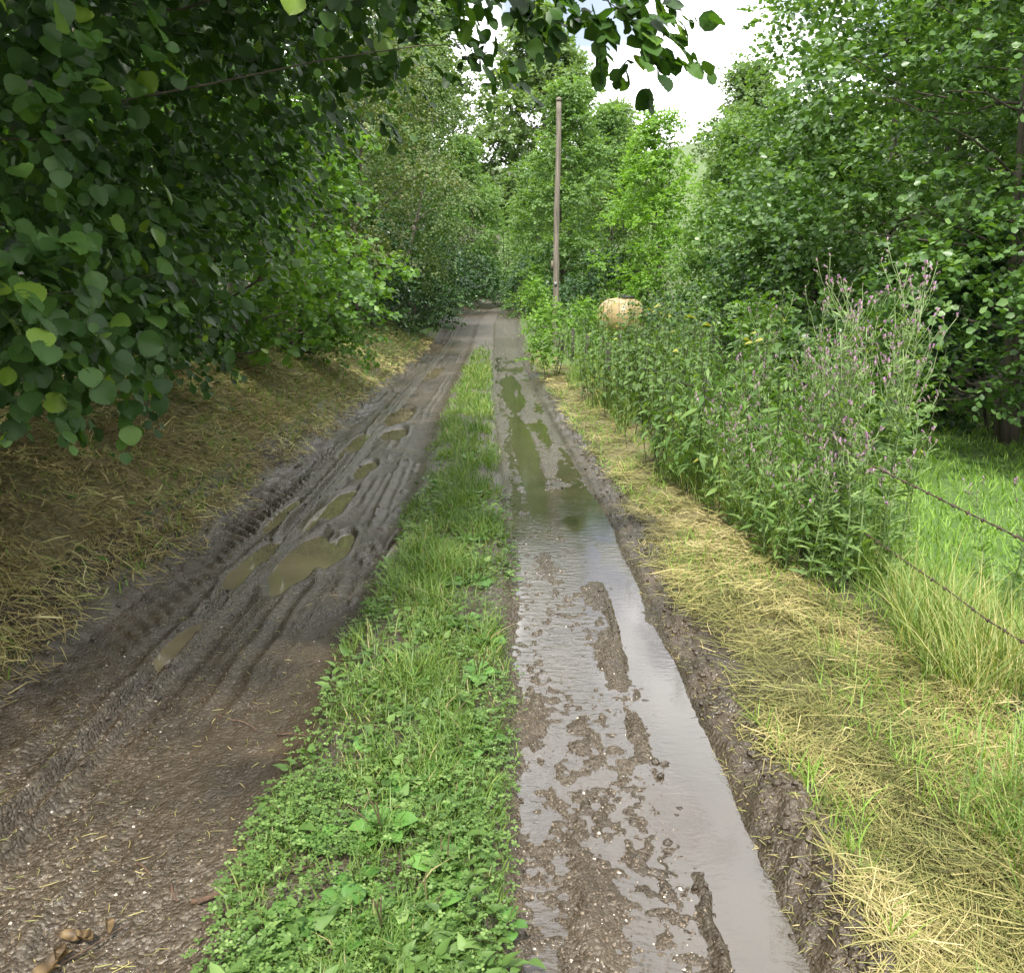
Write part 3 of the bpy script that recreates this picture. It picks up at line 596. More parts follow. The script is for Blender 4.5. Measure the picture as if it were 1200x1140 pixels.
copy_tree(tall, at_ground(-5.6, 43), .7, 1.1, 'tall leafy tree beyond the weeping birch', G1)
copy_tree(tall, at_ground(-5.2, 18.5), 4.6, .72, 'dense leafy tree filling the gap beside the bent birch', G1)
copy_tree(tall, at_ground(-5.2, 26.5), 2.2, .8, 'dense leafy tree between the bent birch and the weeping birch', G1)
copy_tree(tall, at_ground(-7.0, 2.0), 2.9, .9, 'tall leafy tree at the top of the bank', G1)

# ---- right-hand trees

G2 = 'alders along the meadow stream'
near_alder = bank_tree('alder_tree', 'spreading glossy alder with low boughs at the edge of the meadow', 'tree', 6.3, 11.2, .55, 9.5, 3.4, 120, 58, 9, .36, .086, M['alder'], M['bark'], 41, T_OBO, .10, 4, lr=.25, every=2, shape=.62, group=G2, dirdown=.15)
bank_tree('alder_tree', 'rounded bushy alder beside the thistles, left of the spreading glossy one' if False else 'rounded bushy alder between the thistles and the tall feathery alder', 'tree', 5.4, 16.5, .2, 5.0, 2.2, 60, 42, 8, .34, .09, M['alder'], M['bark'], 42, T_OBO, .12, 4, lr=.27, shape=.62, group=G2, dirdown=.15)
bank_tree('alder_tree', 'tall feathery alder with open branches against the white sky', 'tree', 8.1, 19.5, 1.5, 13.5, 3.4, 100, 52, 9, .5, .10, M['alder_mid'], M['bark'], 43, T_OBO, .12, 1, lr=.2, shape=.7, group=G2)
brt = bank_tree('alder_tree', 'bright yellow-green alder lit by the sun beyond the tan tank', 'tree', 5.2, 34, .3, 7.9, 2.2, 70, 36, 9, .40, .105, M['alder_bright'], M['bark'], 44, T_OBO, .13, 3, lr=.27, shape=.62, group=G2)
mid = bank_tree('alder_tree', 'mid-green alder directly behind the wooden pole', 'tree', 2.5, 43, .3, 10.2, 2.7, 76, 38, 9, .48, .135, M['alder_mid'], M['bark'], 45, T_OBO, .15, 3, lr=.26, shape=.6, group=G2)
copy_tree(mid, at_ground(7.2, 30), 2.0, .68, 'smaller grey-green alder with thin dark stems between the bright one and the meadow', G2)
copy_tree(mid, at_ground(8.8, 26), 4.4, .56, 'low grey-green alder in the gap below the white sky', G2)
copy_tree(mid, at_ground(5.8, 56), 1.1, 1.12, 'large alder rising behind the bright yellow-green one', G2)
copy_tree(mid, at_ground(1.6, 62), 3.3, .85, 'alder closing over the lane where it vanishes', G2)
copy_tree(mid, at_ground(11.5, 46), 5.2, .85, 'alder filling the skyline behind the low grey-green one', G2)
copy_tree(mid, at_ground(-2.9, 56), 2.4, .9, 'mid-green tree on the bank where the lane bends', G2)
copy_tree(mid, at_ground(-3.6, 74), 2.7, 1.1, 'green tree arching over the far bend of the lane', G2)
copy_tree(mid, at_ground(2.6, 84), .3, 1.2, 'green tree opposite the far bend of the lane', G2)
copy_tree(mid, at_ground(-1.0, 128), 1.9, 1.2, 'tree closing the view at the end of the lane', G2)
copy_tree(mid, at_ground(11.8, 25), .4, 1.25, 'alder crowded behind the tall feathery one', G2)
copy_tree(mid, at_ground(14.5, 27), .9, .9, 'alder behind the tall feathery one', G2)
copy_tree(mid, at_ground(10.8, 15.5), 3.0, 1.35, 'alder standing behind the spreading glossy one', G2)
copy_tree(mid, at_ground(10.3, 8.0), 5.5, 1.05, 'alder at the far side of the meadow beside the spreading one', G2)
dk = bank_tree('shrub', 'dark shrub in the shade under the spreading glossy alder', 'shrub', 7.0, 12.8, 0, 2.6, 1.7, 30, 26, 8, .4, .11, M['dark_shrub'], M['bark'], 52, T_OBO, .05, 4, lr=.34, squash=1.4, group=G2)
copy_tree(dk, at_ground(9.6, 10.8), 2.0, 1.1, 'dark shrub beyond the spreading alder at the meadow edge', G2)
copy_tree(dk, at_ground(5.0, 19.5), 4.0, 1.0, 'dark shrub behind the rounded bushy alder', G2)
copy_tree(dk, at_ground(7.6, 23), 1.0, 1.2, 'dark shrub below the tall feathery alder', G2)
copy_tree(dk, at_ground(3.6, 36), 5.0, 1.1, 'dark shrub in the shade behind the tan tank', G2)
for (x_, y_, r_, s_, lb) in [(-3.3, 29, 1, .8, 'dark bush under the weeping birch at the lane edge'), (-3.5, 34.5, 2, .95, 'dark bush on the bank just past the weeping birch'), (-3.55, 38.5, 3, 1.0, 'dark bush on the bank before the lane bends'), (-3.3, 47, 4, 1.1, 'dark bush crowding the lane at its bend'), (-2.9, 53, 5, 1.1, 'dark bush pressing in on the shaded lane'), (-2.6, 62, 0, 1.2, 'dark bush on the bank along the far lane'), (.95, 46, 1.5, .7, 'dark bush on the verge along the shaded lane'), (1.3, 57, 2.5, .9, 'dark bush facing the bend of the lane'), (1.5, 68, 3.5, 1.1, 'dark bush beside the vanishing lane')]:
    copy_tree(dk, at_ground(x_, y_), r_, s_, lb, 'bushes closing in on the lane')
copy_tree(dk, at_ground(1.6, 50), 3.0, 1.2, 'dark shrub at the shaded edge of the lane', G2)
far = bank_tree('ash_tree', 'hazy tall ash on the hillside above the wooden pole', 'tree', 3.0, 105, 6, 29, 7.5, 110, 34, 8, 1.3, .55, M['far'], M['bark'], 46, T_DIA, .45, 1, lr=.25, group='far hillside trees')
copy_tree(far, at_ground(-10, 110), 2.0, 1.0, 'hazy tall ash on the hillside above the weeping birch', 'far hillside trees')
copy_tree(far, at_ground(14, 130), 4.0, .78, 'hazy ash low on the skyline below the white cloud', 'far hillside trees')
copy_tree(far, at_ground(30, 120), 5.0, .8, 'hazy ash on the hillside behind the tall feathery alder', 'far hillside trees')

# ------------------------------------------------------------------ utility pole
b = np.array(at_ground(1.34, 28)); rg = np.random.default_rng(5)
t_ = thing('utility_pole', 'bare weathered wooden utility pole beside the lane', 'pole', tuple(b))
topz = atY(650, 118, 28)[2] - b[2]
zz = np.linspace(-.4, topz, 24); P = np.stack([.012 * np.sin(zz * 1.3) + .006 * zz, .01 * np.cos(zz), zz], -1)
rad = np.linspace(.100, .076, 24) * (1 + rg.normal(0, .03, 24))
obj('shaft', Acc().add(*tube(P, rad, 14)).mesh('shaft', M['pole'], True), t_)
obj('cap', Acc().add(*tube([[P[-1][0], 0, topz - .02], [P[-1][0], 0, topz + .05], [P[-1][0], 0, topz + .09]], [.084, .08, .04], 14)).mesh('cap', M['pole']), t_)
def box(cx, cy, cz, sx, sy, sz):
    V = np.array([[x, y, z] for x in (-1, 1) for y in (-1, 1) for z in (-1, 1)]) * [sx / 2, sy / 2, sz / 2] + [cx, cy, cz]
    return V, np.array([[0, 1, 3, 2], [4, 6, 7, 5], [0, 4, 5, 1], [2, 3, 7, 6], [0, 2, 6, 4], [1, 5, 7, 3]])
obj('bracket', Acc().add(*box(-.11, -.03, 2.45, .07, .06, .28)).mesh('bracket', M['pole']), t_)
obj('number_plate', Acc().add(*box(0, -.105, 1.9, .09, .01, .12)).mesh('number_plate', M['iron']), t_)

# ------------------------------------------------------------------ tan tank
tk = np.array(at_ground(3.2, 26.5)); topt = atY(715, 347, 26.5)[2] - tk[2]
t_ = thing('water_tank', 'tan plastic water tank showing above the roadside weeds', 'tank', tuple(tk), R(35))
def lathe_y(prof, seg=28, cz=0.0, cy=0.0, sx=1.0):
    prof = np.array(prof); th = np.linspace(0, 2 * np.pi, seg, endpoint=False)
    V = np.stack([prof[:, 1][:, None] * np.cos(th) * sx, np.broadcast_to(prof[:, 0][:, None] + cy, (len(prof), seg)), prof[:, 1][:, None] * np.sin(th) + cz], -1)
    i = np.arange(len(prof) - 1)[:, None] * seg; j = np.arange(seg)[None]; j2 = (j + 1) % seg
    return V.reshape(-1, 3), np.stack([i + j, i + seg + j, i + seg + j2, i + j2], -1).reshape(-1, 4)
rt_ = .60; czt = topt - rt_ - .05
pf = [(-.72, .001), (-.71, .2), (-.66, .38), (-.56, .51), (-.42, .585), (-.2, .60), (-.05, .60), (-.03, .575), (.03, .575), (.05, .60), (.2, .60), (.42, .585), (.56, .51), (.66, .38), (.71, .2), (.72, .001)]
obj('shell', Acc().add(*lathe_y(pf, 32, czt)).mesh('shell', M['tank'], True), t_)
def lathe_z(prof, seg, cx, cy_, cz):
    V, F = lathe_y(prof, seg); V = V[:, [0, 2, 1]] + [cx, cy_, cz]; return V, F[:, ::-1]
obj('lid', Acc().add(*lathe_z([(0, .001), (0, .19), (.05, .19), (.06, .17), (.07, .001)], 20, 0, -.28, czt + rt_ - .01)).mesh('lid', M['black']), t_)
for q in (-.07, .08): obj('valve', Acc().add(*tube([[q, .0, czt + rt_ - .05], [q, .0, czt + rt_ + .09]], .025, 8)).add(*tube([[q, 0, czt + rt_ + .08], [q + .05, -.08, czt + rt_ + .08]], .018, 6)).mesh('valve', M['black']), t_)
for y_ in (-.42, .42):
    for x_ in (-.38, .38): obj('leg', Acc().add(*box(x_, y_, (czt - .45) / 2 - .05, .07, .07, czt - .35)).mesh('leg', M['iron']), t_)
obj('cradle', Acc().add(*box(0, -.42, czt - .50, .95, .08, .10)).add(*box(0, .42, czt - .50, .95, .08, .10)).mesh('cradle', M['iron']), t_)

# ------------------------------------------------------------------ barbed wire fence
fx0 = 2.52
fb = np.array([0, 0, 0.0]); t_ = thing('barbed_wire_fence', 'rusty barbed wire fence with dark posts along the meadow', 'fence', (1.95, 5.2, 0)); rg = np.random.default_rng(8)
off = np.array([1.95, 5.2, 0])
posts = [1.2, 5.25, 8.6, 12.0, 15.5, 19.0, 22.5, 26]
for y_ in posts:
    x_ = fx0 + float(cen(y_)); z_ = float(H(x_, y_))
    P = np.array([[x_, y_, z_ - .3], [x_ + .01, y_, z_ + .3], [x_ + .02, y_ + .01, .80]]) - off
    obj('post', Acc().add(*tube(P, [.045, .045, .04], 9)).mesh('post', M['post']), t_)
for z_ in (.70, .33, .05):
    A = Acc(); pts = []
    for a, b in zip(posts[:-1], posts[1:]):
        for s in np.linspace(0, 1, 14)[:-1]:
            y_ = a + (b - a) * s; pts.append((fx0 + float(cen(y_)) - .05, y_, z_ - .035 * math.sin(math.pi * s) + .004 * rg.normal()))
    pts = np.array(pts) - off
    tt = np.linspace(0, 1, 700); dense = np.stack([np.interp(tt, np.linspace(0, 1, len(pts)), pts[:, k]) for k in range(3)], -1)
    w = np.arange(700) * 1.9
    for ph in (0, math.pi): A.add(*tube(dense + .0025 * np.stack([np.cos(w + ph), 0 * w, np.sin(w + ph)], -1), .0025, 4))
    for q in range(0, 700, 3):
        if dense[q, 1] + off[1] > 14: break
        c0 = dense[q]; A.add(*tube([c0 - [.006, 0, .004], c0 + [.006, .004, .004]], .006, 5))
        for k in range(2):
            d_ = nrm(rg.normal(0, 1, 3)) * .018; A.add(*tube([c0 - d_, c0 + d_], [.0016, .0012], 3))
    obj('wire', A.mesh('wire', M['wire']), t_)

# ------------------------------------------------------------------ thistles
def make_thistle(name, label, h, nb, seed, group):
    rg = np.random.default_rng(seed); t_ = thing(name, label, 'thistle', (0, 0, 0), 0, group)
    A = Acc(); heads = []; P = curve_pts([0, 0, -.05], [rg.normal(0, .08), rg.normal(0, .08), h * .88], 12, rg, .015); A.add(*tube(P, np.linspace(.007, .003, 12), 6))
    LP, LD = [], []
    for i in range(1, 11):
        for k in range(7 if i < 6 else 4):
            an = rg.random() * 6.28; LP.append(P[i] + (P[i + 1] - P[i]) * rg.random()); LD.append([math.cos(an), math.sin(an), rg.uniform(.1, .8)])
    for k in range(nb):
        i = int(rg.integers(6, 11)); an = rg.random() * 6.28; L_ = h * rg.uniform(.12, .30)
        tip = P[i] + np.array([math.cos(an) * .45, math.sin(an) * .45, 1]) * L_; B = curve_pts(P[i], tip, 6, rg, .04, -.03); A.add(*tube(B, np.linspace(.003, .0018, 6), 4))
        heads.append(tip)
        for q in range(2):
            a2 = rg.random() * 6.28; tp2 = B[3 + q % 2] + np.array([math.cos(a2) * .03, math.sin(a2) * .03, .05 + .04 * rg.random()]); A.add(*tube([B[3 + q % 2], tp2], [.0018, .0014], 3)); heads.append(tp2)
        for q in range(5): LP.append(B[rg.integers(0, 5)]); a2 = rg.random() * 6.28; LD.append([math.cos(a2), math.sin(a2), .7])
    obj('stem', A.mesh('stem', M['thistle_stem'], True), t_)
    LP, LD = np.array(LP), np.array(LD); sz = np.interp(LP[:, 2] / h, [0, .4, 1], [.17, .12, .045]) * rg.uniform(.6, 1.2, len(LP))
    # spiny narrow leaves: two or three side lobes each
    T_TH = (np.array([[0, 0, 0], [.10, .12, .04], [.05, .25, .01], [.13, .38, .05], [.05, .50, .01], [.10, .62, .04], [0, 1, -.12], [-.10, .62, .04], [-.05, .50, .01], [-.13, .38, .05], [-.05, .25, .01], [-.10, .12, .04]]),
            np.array([[0, 1, 2], [0, 2, 10], [0, 10, 11], [2, 3, 4], [2, 4, 8], [2, 8, 10], [10, 8, 9], [4, 5, 6], [4, 6, 8], [8, 6, 7]]))
    V, F, T_ = scatter(T_TH, LP, LD, np.array([0, 0, 1.]) + rg.normal(0, .4, LP.shape), sz, np.clip(rg.normal(.5, .25, len(LP)), 0, 1))
    obj('foliage', mesh_np('foliage', V, F, M['thistle'], {'tint': T_}), t_, kind='stuff')
    for hp in heads:
        o = obj('flower_head', HEADS[int(rg.integers(0, 3))], t_); o.location = hp; o.rotation_euler = (rg.normal(0, .3), rg.normal(0, .3), rg.random() * 6); o.scale = (rg.uniform(.75, 1.2),) * 3
    return t_
HEADS = []
for k in range(3):
    rgh = np.random.default_rng(60 + k); A = Acc()
    V, F = lathe_z([(-.004, .0015), (0, .005), (.007, .0068), (.013, .0055), (.017, .0035)], 8, 0, 0, 0); A.add(V, F, .4); nb_ = sum(len(f) for f in A.F)
    for q in range(14 if k < 2 else 6):
        an = rgh.random() * 6.28; rr_ = rgh.uniform(.002, .010); c_ = np.array([math.cos(an), math.sin(an), 0])
        sd_ = np.array([-c_[1], c_[0], 0]) * .0016
        A.add([c_ * .002 + [0, 0, .012] - sd_, c_ * .002 + [0, 0, .012] + sd_, c_ * rr_ + [0, 0, .030] + sd_ * .8, c_ * rr_ + [0, 0, .030] - sd_ * .8], np.array([[0, 1, 2, 3]]), rgh.random())
    me = A.mesh('flower_head', [M['thistle_bract'], M['thistle_tuft']]); nf = len(me.polygons)
    me.polygons.foreach_set('material_index', (np.arange(nf) >= nb_).astype(np.int32)); HEADS.append(me)
GT = ['tall thistles by the fence', 'mid-height thistles by the fence', 'short thistles by the fence']
TL = ['head-high creeping thistle topped with pinkish purple heads by the fence', 'chest-high creeping thistle with pinkish purple heads beside the tallest ones', 'short creeping thistle with few heads at the foot of the taller ones']
th = [make_thistle('thistle', TL[i], h, nb, 70 + i, GT[i]) for i, (h, nb) in enumerate([(1.75, 9), (1.35, 8), (1.0, 7)])]
rg = np.random.default_rng(77)
spots = [(900, 5.0, .55), (925, 4.8, .5), (950, 4.6, .55), (880, 5.4, .6), (860, 5.8, .65), (990, 4.5, .7), (1010, 4.6, .85), (840, 6.2, .7), (915, 5.5, .75), (945, 5.2, .8), (965, 5.0, .9), (870, 6.4, .8), (1000, 5.1, 1.0), (1040, 5.1, 1.0), (1030, 5.0, 1.05), (1010, 5.0, .96), (1035, 4.9, .9), (985, 5.3, .9), (1050, 5.3, 1.0), (1025, 5.6, 1.0), (1005, 4.8, .7), (1060, 5.0, .75), (975, 5.0, .75), (955, 5.6, .8), (940, 6.0, .85), (925, 6.4, .8), (990, 5.8, .9), (960, 6.6, .95), (905, 7.2, .9), (930, 7.6, .95), (1045, 4.6, .6), (890, 8, .9), (1000, 6.2, .95), (970, 4.7, .6), (1020, 5.25, 1.02)]
used = set()
for i, (px_, Yd, s) in enumerate(spots):
    x_ = (px_ - 600) / FPX * (Yd * CP + .25); k = 0 if s > .85 else (1 if s > .7 else 2)
    loc = at_ground(x_, Yd); sc_ = .90 * s / [.95, .85, .7][k]
    if k not in used:
        used.add(k); th[k].location = loc; th[k].scale = (sc_,) * 3
    else: copy_tree(th[k], loc, rg.random() * 6.28, sc_, tilt=(rg.normal(0, .06), rg.normal(0, .06)))
LT = 'creeping thistle leaning over the open meadow in front of the glossy alder'
for i, (px_, Yd, s) in enumerate([(1180, 4.2, .62), (1205, 4.6, .75), (1230, 4.4, .7), (1165, 5.2, .5)]):
    x_ = (px_ - 600) / FPX * (Yd * CP + .25); copy_tree(th[1 + i % 2], at_ground(x_, Yd), rg.random() * 6, s / .8, LT, 'thistles in the meadow', tilt=(rg.normal(0, .1), .25))

# ------------------------------------------------------------------ nettles
def make_nettle(label, h, seed, group, name='nettle', T=None, mat='nettle', ws=1.0):
    rg = np.random.default_rng(seed); t_ = thing(name, label, name.split('_')[-1], (0, 0, 0), 0, group); T = T or T_NET
    P = curve_pts([0, 0, -.05], [rg.normal(0, .07), rg.normal(0, .07), h], 14, rg, .02); A = Acc().add(*tube(P, np.linspace(.0055, .002, 14), 5), .4)
    LP, LD, LS = [], [], []
    for i in range(3, 14):
        f = i / 13; an = (i % 2) * 1.57 + rg.normal(0, .2)
        for s in (0, math.pi):
            if f < .45 and rg.random() < .35: continue
            d_ = np.array([math.cos(an + s), math.sin(an + s), .25]); L_ = .035; A.add(*tube([P[i], P[i] + d_ * L_], [.0015, .001], 3))
            LP.append(P[i] + d_ * L_); LD.append(d_ + [0, 0, -.75 + .3 * rg.normal()]); LS.append(np.interp(f, [.2, .6, 1], [.12, .115, .05]) * rg.uniform(.8, 1.2))
            for q in range(2):
                LP.append(P[i] + rg.normal(0, .01, 3)); a2 = rg.random() * 6.28; LD.append([math.cos(a2), math.sin(a2), rg.uniform(-.8, .2)]); LS.append(np.interp(f, [0, 1], [.07, .04]) * rg.uniform(.6, 1.1))
    obj('stem', A.mesh('stem', M['nettle_stem'], True), t_)
    LP, LD, LS = np.array(LP), np.array(LD), np.array(LS); tn = np.clip(rg.normal(.42, .22, len(LP)), 0, .96); tn[rg.random(len(LP)) < .02] = 1
    V, F, T_ = scatter(T, LP, LD, np.array([0, 0, 1.]) + rg.normal(0, .35, LP.shape), LS * ws, tn)
    obj('foliage', mesh_np('foliage', V, F, M[mat], {'tint': T_}), t_, kind='stuff')
    return t_
GN = 'nettles along the fence'; NL = 'tall nettle with drooping toothed leaves in the clump beside the mown verge'
net = [make_nettle(NL, h, 90 + i, GN) for i, h in enumerate((1.5, 1.65, 1.35, 1.55))]
rg = np.random.default_rng(99); k = 0
for i in range(130):
    y_ = rg.uniform(6.3, 14.0); w_ = rg.random(); u_ = np.interp(y_, [6, 7.5, 14], [2.1, 1.85, 1.9]) + 1.5 * w_ ** 1.3; x_ = u_ + float(cen(y_))
    s_ = rg.uniform(.75, 1.08) * np.interp(w_, [0, .3, 1], [.85, 1, .95])
    NLb, GNb = (NL, GN) if w_ > .22 else ('nettle with bare dark lower stem at the very edge of the mown verge', 'nettles edging the verge')
    if k < 4: net[k]['label'], net[k]['group'] = NLb, GNb
    if k < 4: net[k].location = at_ground(x_, y_); net[k].scale = (s_,) * 3
    else: copy_tree(net[k % 4], at_ground(x_, y_), rg.random() * 6.28, s_, NLb, GNb, tilt=(rg.normal(0, .07), rg.normal(0, .07)))
    k += 1
GW = 'roadside weeds around the pole'; WL_ = 'light green leafy weed in the strip around the wooden pole and the tank'
wd_ = [make_nettle(WL_, h, 190 + i, GW, 'roadside_weed', T_LAN, 'weed', 1.5) for i, h in enumerate((1.3, 1.5, 1.15))]
for i in range(120):
    y_ = 13 + 19 * rg.random() ** 1.1; u_ = 2.15 + 3.2 * rg.random() ** 1.2; x_ = u_ + float(cen(y_))
    if i < 3: wd_[i].location = at_ground(x_, y_); continue
    copy_tree(wd_[i % 3], at_ground(x_, y_), rg.random() * 6.28, rg.uniform(.75, 1.1) * (.68 if y_ < 27 and abs(x_ / y_ - .118) < .055 else 1), WL_, GW, tilt=(rg.normal(0, .08), rg.normal(0, .08)))
WL2 = 'light green leafy weed behind the wire, between the thistles and the bushy alder'
for i in range(60):
    y_ = rg.uniform(5.4, 11); u_ = 2.6 + 2.0 * rg.random(); x_ = min(u_ + float(cen(y_)), .36 * y_ + .15 * rg.random()); copy_tree(wd_[i % 3], at_ground(x_, y_), rg.random() * 6.28, rg.uniform(.6, .95), WL2, 'weeds behind the fence', tilt=(rg.normal(0, .1), rg.normal(0, .1)))
WL3 = 'light green leafy weed crowding the mown verge between the nettles and the thistles'
for i in range(46):
    y_ = rg.uniform(4.7, 8.2); u_ = np.interp(y_, [4.3, 8.2], [2.08, 1.85]) + .6 * rg.random(); x_ = u_ + float(cen(y_)); copy_tree(wd_[i % 3], at_ground(x_, y_), rg.random() * 6.28, rg.uniform(.4, .8) * np.interp(y_, [4.3, 6.5], [.8, 1.2]), WL3, 'weeds at the verge edge', tilt=(rg.normal(0, .14), rg.normal(-.1, .14)))
# leafy low shrub at the lane edge and saplings
sh = bank_tree('shrub', 'small leafy shrub at the lane edge in front of the wooden pole', 'shrub', .75, 17.5, .25, 1.35, .42, 22, 12, 7, .22, .06, M['alder_bright'], M['bark'], 51, T_OBO, .015, 6, lr=.4, group='shrubs on the verge')
copy_tree(sh, at_ground(4.3, 10.5), 1.0, 1.15, 'small leafy sapling among the weeds below the bushy alder', 'shrubs on the verge')
copy_tree(sh, at_ground(3.7, 13.5), 2.0, 1.2, 'small leafy sapling behind the tall nettles', 'shrubs on the verge')
copy_tree(sh, at_ground(2.0, 24), 4.0, 1.1, 'small leafy shrub at the foot of the wooden pole', 'shrubs on the verge')
copy_tree(sh, at_ground(.9, 33), 4.0, 1.3, 'small leafy shrub on the verge beyond the wooden pole', 'shrubs on the verge')
copy_tree(sh, at_ground(1.0, 42), 1.4, 1.6, 'small leafy shrub where the verge meets the dark lane', 'shrubs on the verge')

# ------------------------------------------------------------------ blades
def blades(pos, ln, wd, rg, lean=.25, bend=.35, segs=(0, .55, 1.0), tint=None, head=None):
    n = len(pos); a = rg.random(n) * 6.283 if head is None else head; hd = np.stack([np.cos(a), np.sin(a), 0 * a], -1); sd_ = np.stack([-np.sin(a + rg.normal(0, .6, n)), np.cos(a), 0 * a], -1)
    le = np.abs(rg.normal(0, lean, n)); be = np.abs(rg.normal(bend, bend * .5, n)); ln = np.broadcast_to(ln, (n,)); wd = np.broadcast_to(wd, (n,))
    out = []
    for s in segs:
        c_ = pos + hd * (ln * (le * s + be * s * s))[:, None]; c_[:, 2] += ln * (s - .45 * be * s * s - .2 * le * s)
        if s == segs[-1]: out.append(c_)
        else:
            w_ = sd_ * (wd * (1 - .45 * s) / 2)[:, None]; out += [c_ - w_, c_ + w_]
    V = np.stack(out, 1); k = V.shape[1]; f = []
    for q in range(len(segs) - 2): f += [[2 * q, 2 * q + 1, 2 * q + 3], [2 * q, 2 * q + 3, 2 * q + 2]]
    f.append([k - 3, k - 2, k - 1]); F = (np.array(f)[None] + (np.arange(n) * k)[:, None, None]).reshape(-1, 3)
    if tint is None: tint = np.clip(rg.normal(.5, .22, n), 0, 1)
    TRI[0] += len(F)
    return V.reshape(-1, 3), F, np.repeat(tint, k)
def straws(pos, ln, wd, rg, rise_=.12, tint=None, head=None):
    n = len(pos); a = rg.random(n) * 6.283 if head is None else head; hd = np.stack([np.cos(a), np.sin(a), rg.normal(0, rise_, n)], -1); sd_ = np.stack([-np.sin(a), np.cos(a), rg.normal(0, .5, n)], -1)
    cv = np.stack([-np.sin(a), np.cos(a), 0 * a + .6], -1) * rg.normal(0, .34, n)[:, None]; ln = np.broadcast_to(ln, (n,))[:, None]; wd = np.broadcast_to(wd, (n,))[:, None]
    out = []
    for s, wf in ((-.5, .6), (0., 1.), (.5, .5)):
        c_ = pos + hd * ln * s + cv * ln * (.25 - s * s); out += [c_ - sd_ * wd * wf / 2, c_ + sd_ * wd * wf / 2]
    V = np.stack(out, 1); F = (np.array([[0, 1, 3, 2], [2, 3, 5, 4]])[None] + (np.arange(n) * 6)[:, None, None]).reshape(-1, 4); TRI[0] += 2 * len(F)
    if tint is None: tint = np.clip(rg.normal(.5, .22, n), 0, 1)
    return V.reshape(-1, 3), F, np.repeat(tint, 6)
def put(name, arr, mat, label, cat='grass'):
    obj(name, mesh_np(name, arr[0], arr[1], mat, {'tint': arr[2]}), kind='stuff', label=label, category=cat)
def inv_y(n, y0, y1, rg, pw):
    """sample y with density ~ y^-pw"""
    r = rg.random(n); e = 1 - pw
    return (y0 ** e + r * (y1 ** e - y0 ** e)) ** (1 / e)
rg = np.random.default_rng(123)
# centre strip
n = 52000; y_ = inv_y(n, 1.5, 30, rg, 1.35); ue = .04 * vnoise(y_ * 2.2, 1.0 + 0 * y_)
u_ = rg.uniform(-.22, .60, n) + .0; nar = np.interp(y_, [1.5, 2.5, 4, 12, 20, 30], [0, 0, .05, .07, .1, .22]); e0 = -.14 + nar + .13 * fbm(y_ * 1.3, 3 + 0 * y_, 3); e1 = .55 - nar * .7 + .07 * fbm(y_ * 1.8, 8 + 0 * y_, 3)
dens = sstep(-.10, .05, u_ - e0) * sstep(-.05, .05, e1 - u_) * (.2 + .8 * sstep(-.4, .15, fbm(u_ * 5, y_ * 2.5, 3))) * (1 - sstep(18, 29, y_ + 4 * fbm(y_ * .7, u_ * 4, 2)))
kp = rg.random(n) < dens; u_, y_ = u_[kp], y_[kp]; x_ = u_ + cen(y_)
mid_ = np.exp(-((u_ - .2) / .3) ** 2); tall_ = np.interp(y_, [1.5, 3, 5, 9, 26], [.055, .075, .11, .13, .15]) * (.6 + .7 * mid_) * rg.uniform(.4, 1.5, len(u_)) * (.75 + .6 * fbm(u_ * 6 + 8, y_ * 3, 2))
put('strip_grass', blades(np.stack([x_, y_, surf(x_, y_) - .004], -1), tall_, np.interp(y_, [1.5, 5, 26], [.0045, .006, .016]), rg, .35, .45, tint=np.clip(rg.normal(.45, .22, len(u_)) + .25 * fbm(u_ * 5, y_ * 2 + 7, 2) + .6 * (rg.random(len(u_)) < .035), 0, 1)), M['grass'], 'lush green grass growing on the strip between the wheel ruts')
# clover and small weeds on the strip
n = 15000; y_ = inv_y(n, 1.4, 7, rg, 1.5); u_ = rg.uniform(-.24, .62, n); e0 = -.16 + .09 * fbm(y_ * 1.3, 3 + 0 * y_, 3); e1 = .56 + .05 * fbm(y_ * 1.8, 8 + 0 * y_, 3)
kp = rg.random(n) < sstep(-.12, .05, u_ - e0) * sstep(-.05, .05, e1 - u_) * np.interp(y_, [1.4, 3, 7], [1, .75, .3]) * (.4 + .6 * sstep(-.3, .15, fbm(u_ * 4 + 3, y_ * 3, 2)))
u_, y_ = u_[kp], y_[kp]; x_ = u_ + cen(y_); n = len(x_); c_ = np.stack([x_, y_, surf(x_, y_) + rg.uniform(.012, .06, n)], -1)
T_CL = (np.array([[0, 0, 0], [.34, .45, .06], [.26, .9, .03], [0, .82, 0], [-.26, .9, .03], [-.34, .45, .06]]), np.array([[0, 1, 3], [1, 2, 3], [0, 3, 5], [3, 4, 5]]))
VV, FF, TT = [], [], []; nb_ = 0; a0 = rg.random(n) * 6.28; tn = np.clip(rg.normal(.5, .22, n), 0, 1); tl = rg.normal(0, .28, (n, 3)) + [0, 0, 1]
for k in range(3):
    an = a0 + k * 2.094; V, F, T_ = scatter(T_CL, c_, np.stack([np.cos(an), np.sin(an), rg.normal(0, .15, n)], -1), tl, rg.uniform(.009, .016, n), tn); VV.append(V); FF.append(F + nb_); TT.append(T_); nb_ += len(V)
put('clover', (np.concatenate(VV), np.concatenate(FF), np.concatenate(TT)), M['clover'], 'low clover and small weeds carpeting the strip between the ruts', 'clover'); TRI[0] += sum(map(len, FF))
n = 3000; y_ = inv_y(n, 1.4, 9, rg, 1.4); u_ = rg.uniform(-.2, .6, n); kp = fbm(u_ * 5 + 1, y_ * 2.4, 2) > -.05; u_, y_ = u_[kp], y_[kp]; x_ = u_ + cen(y_); n = len(x_); a = rg.random(n) * 6.28
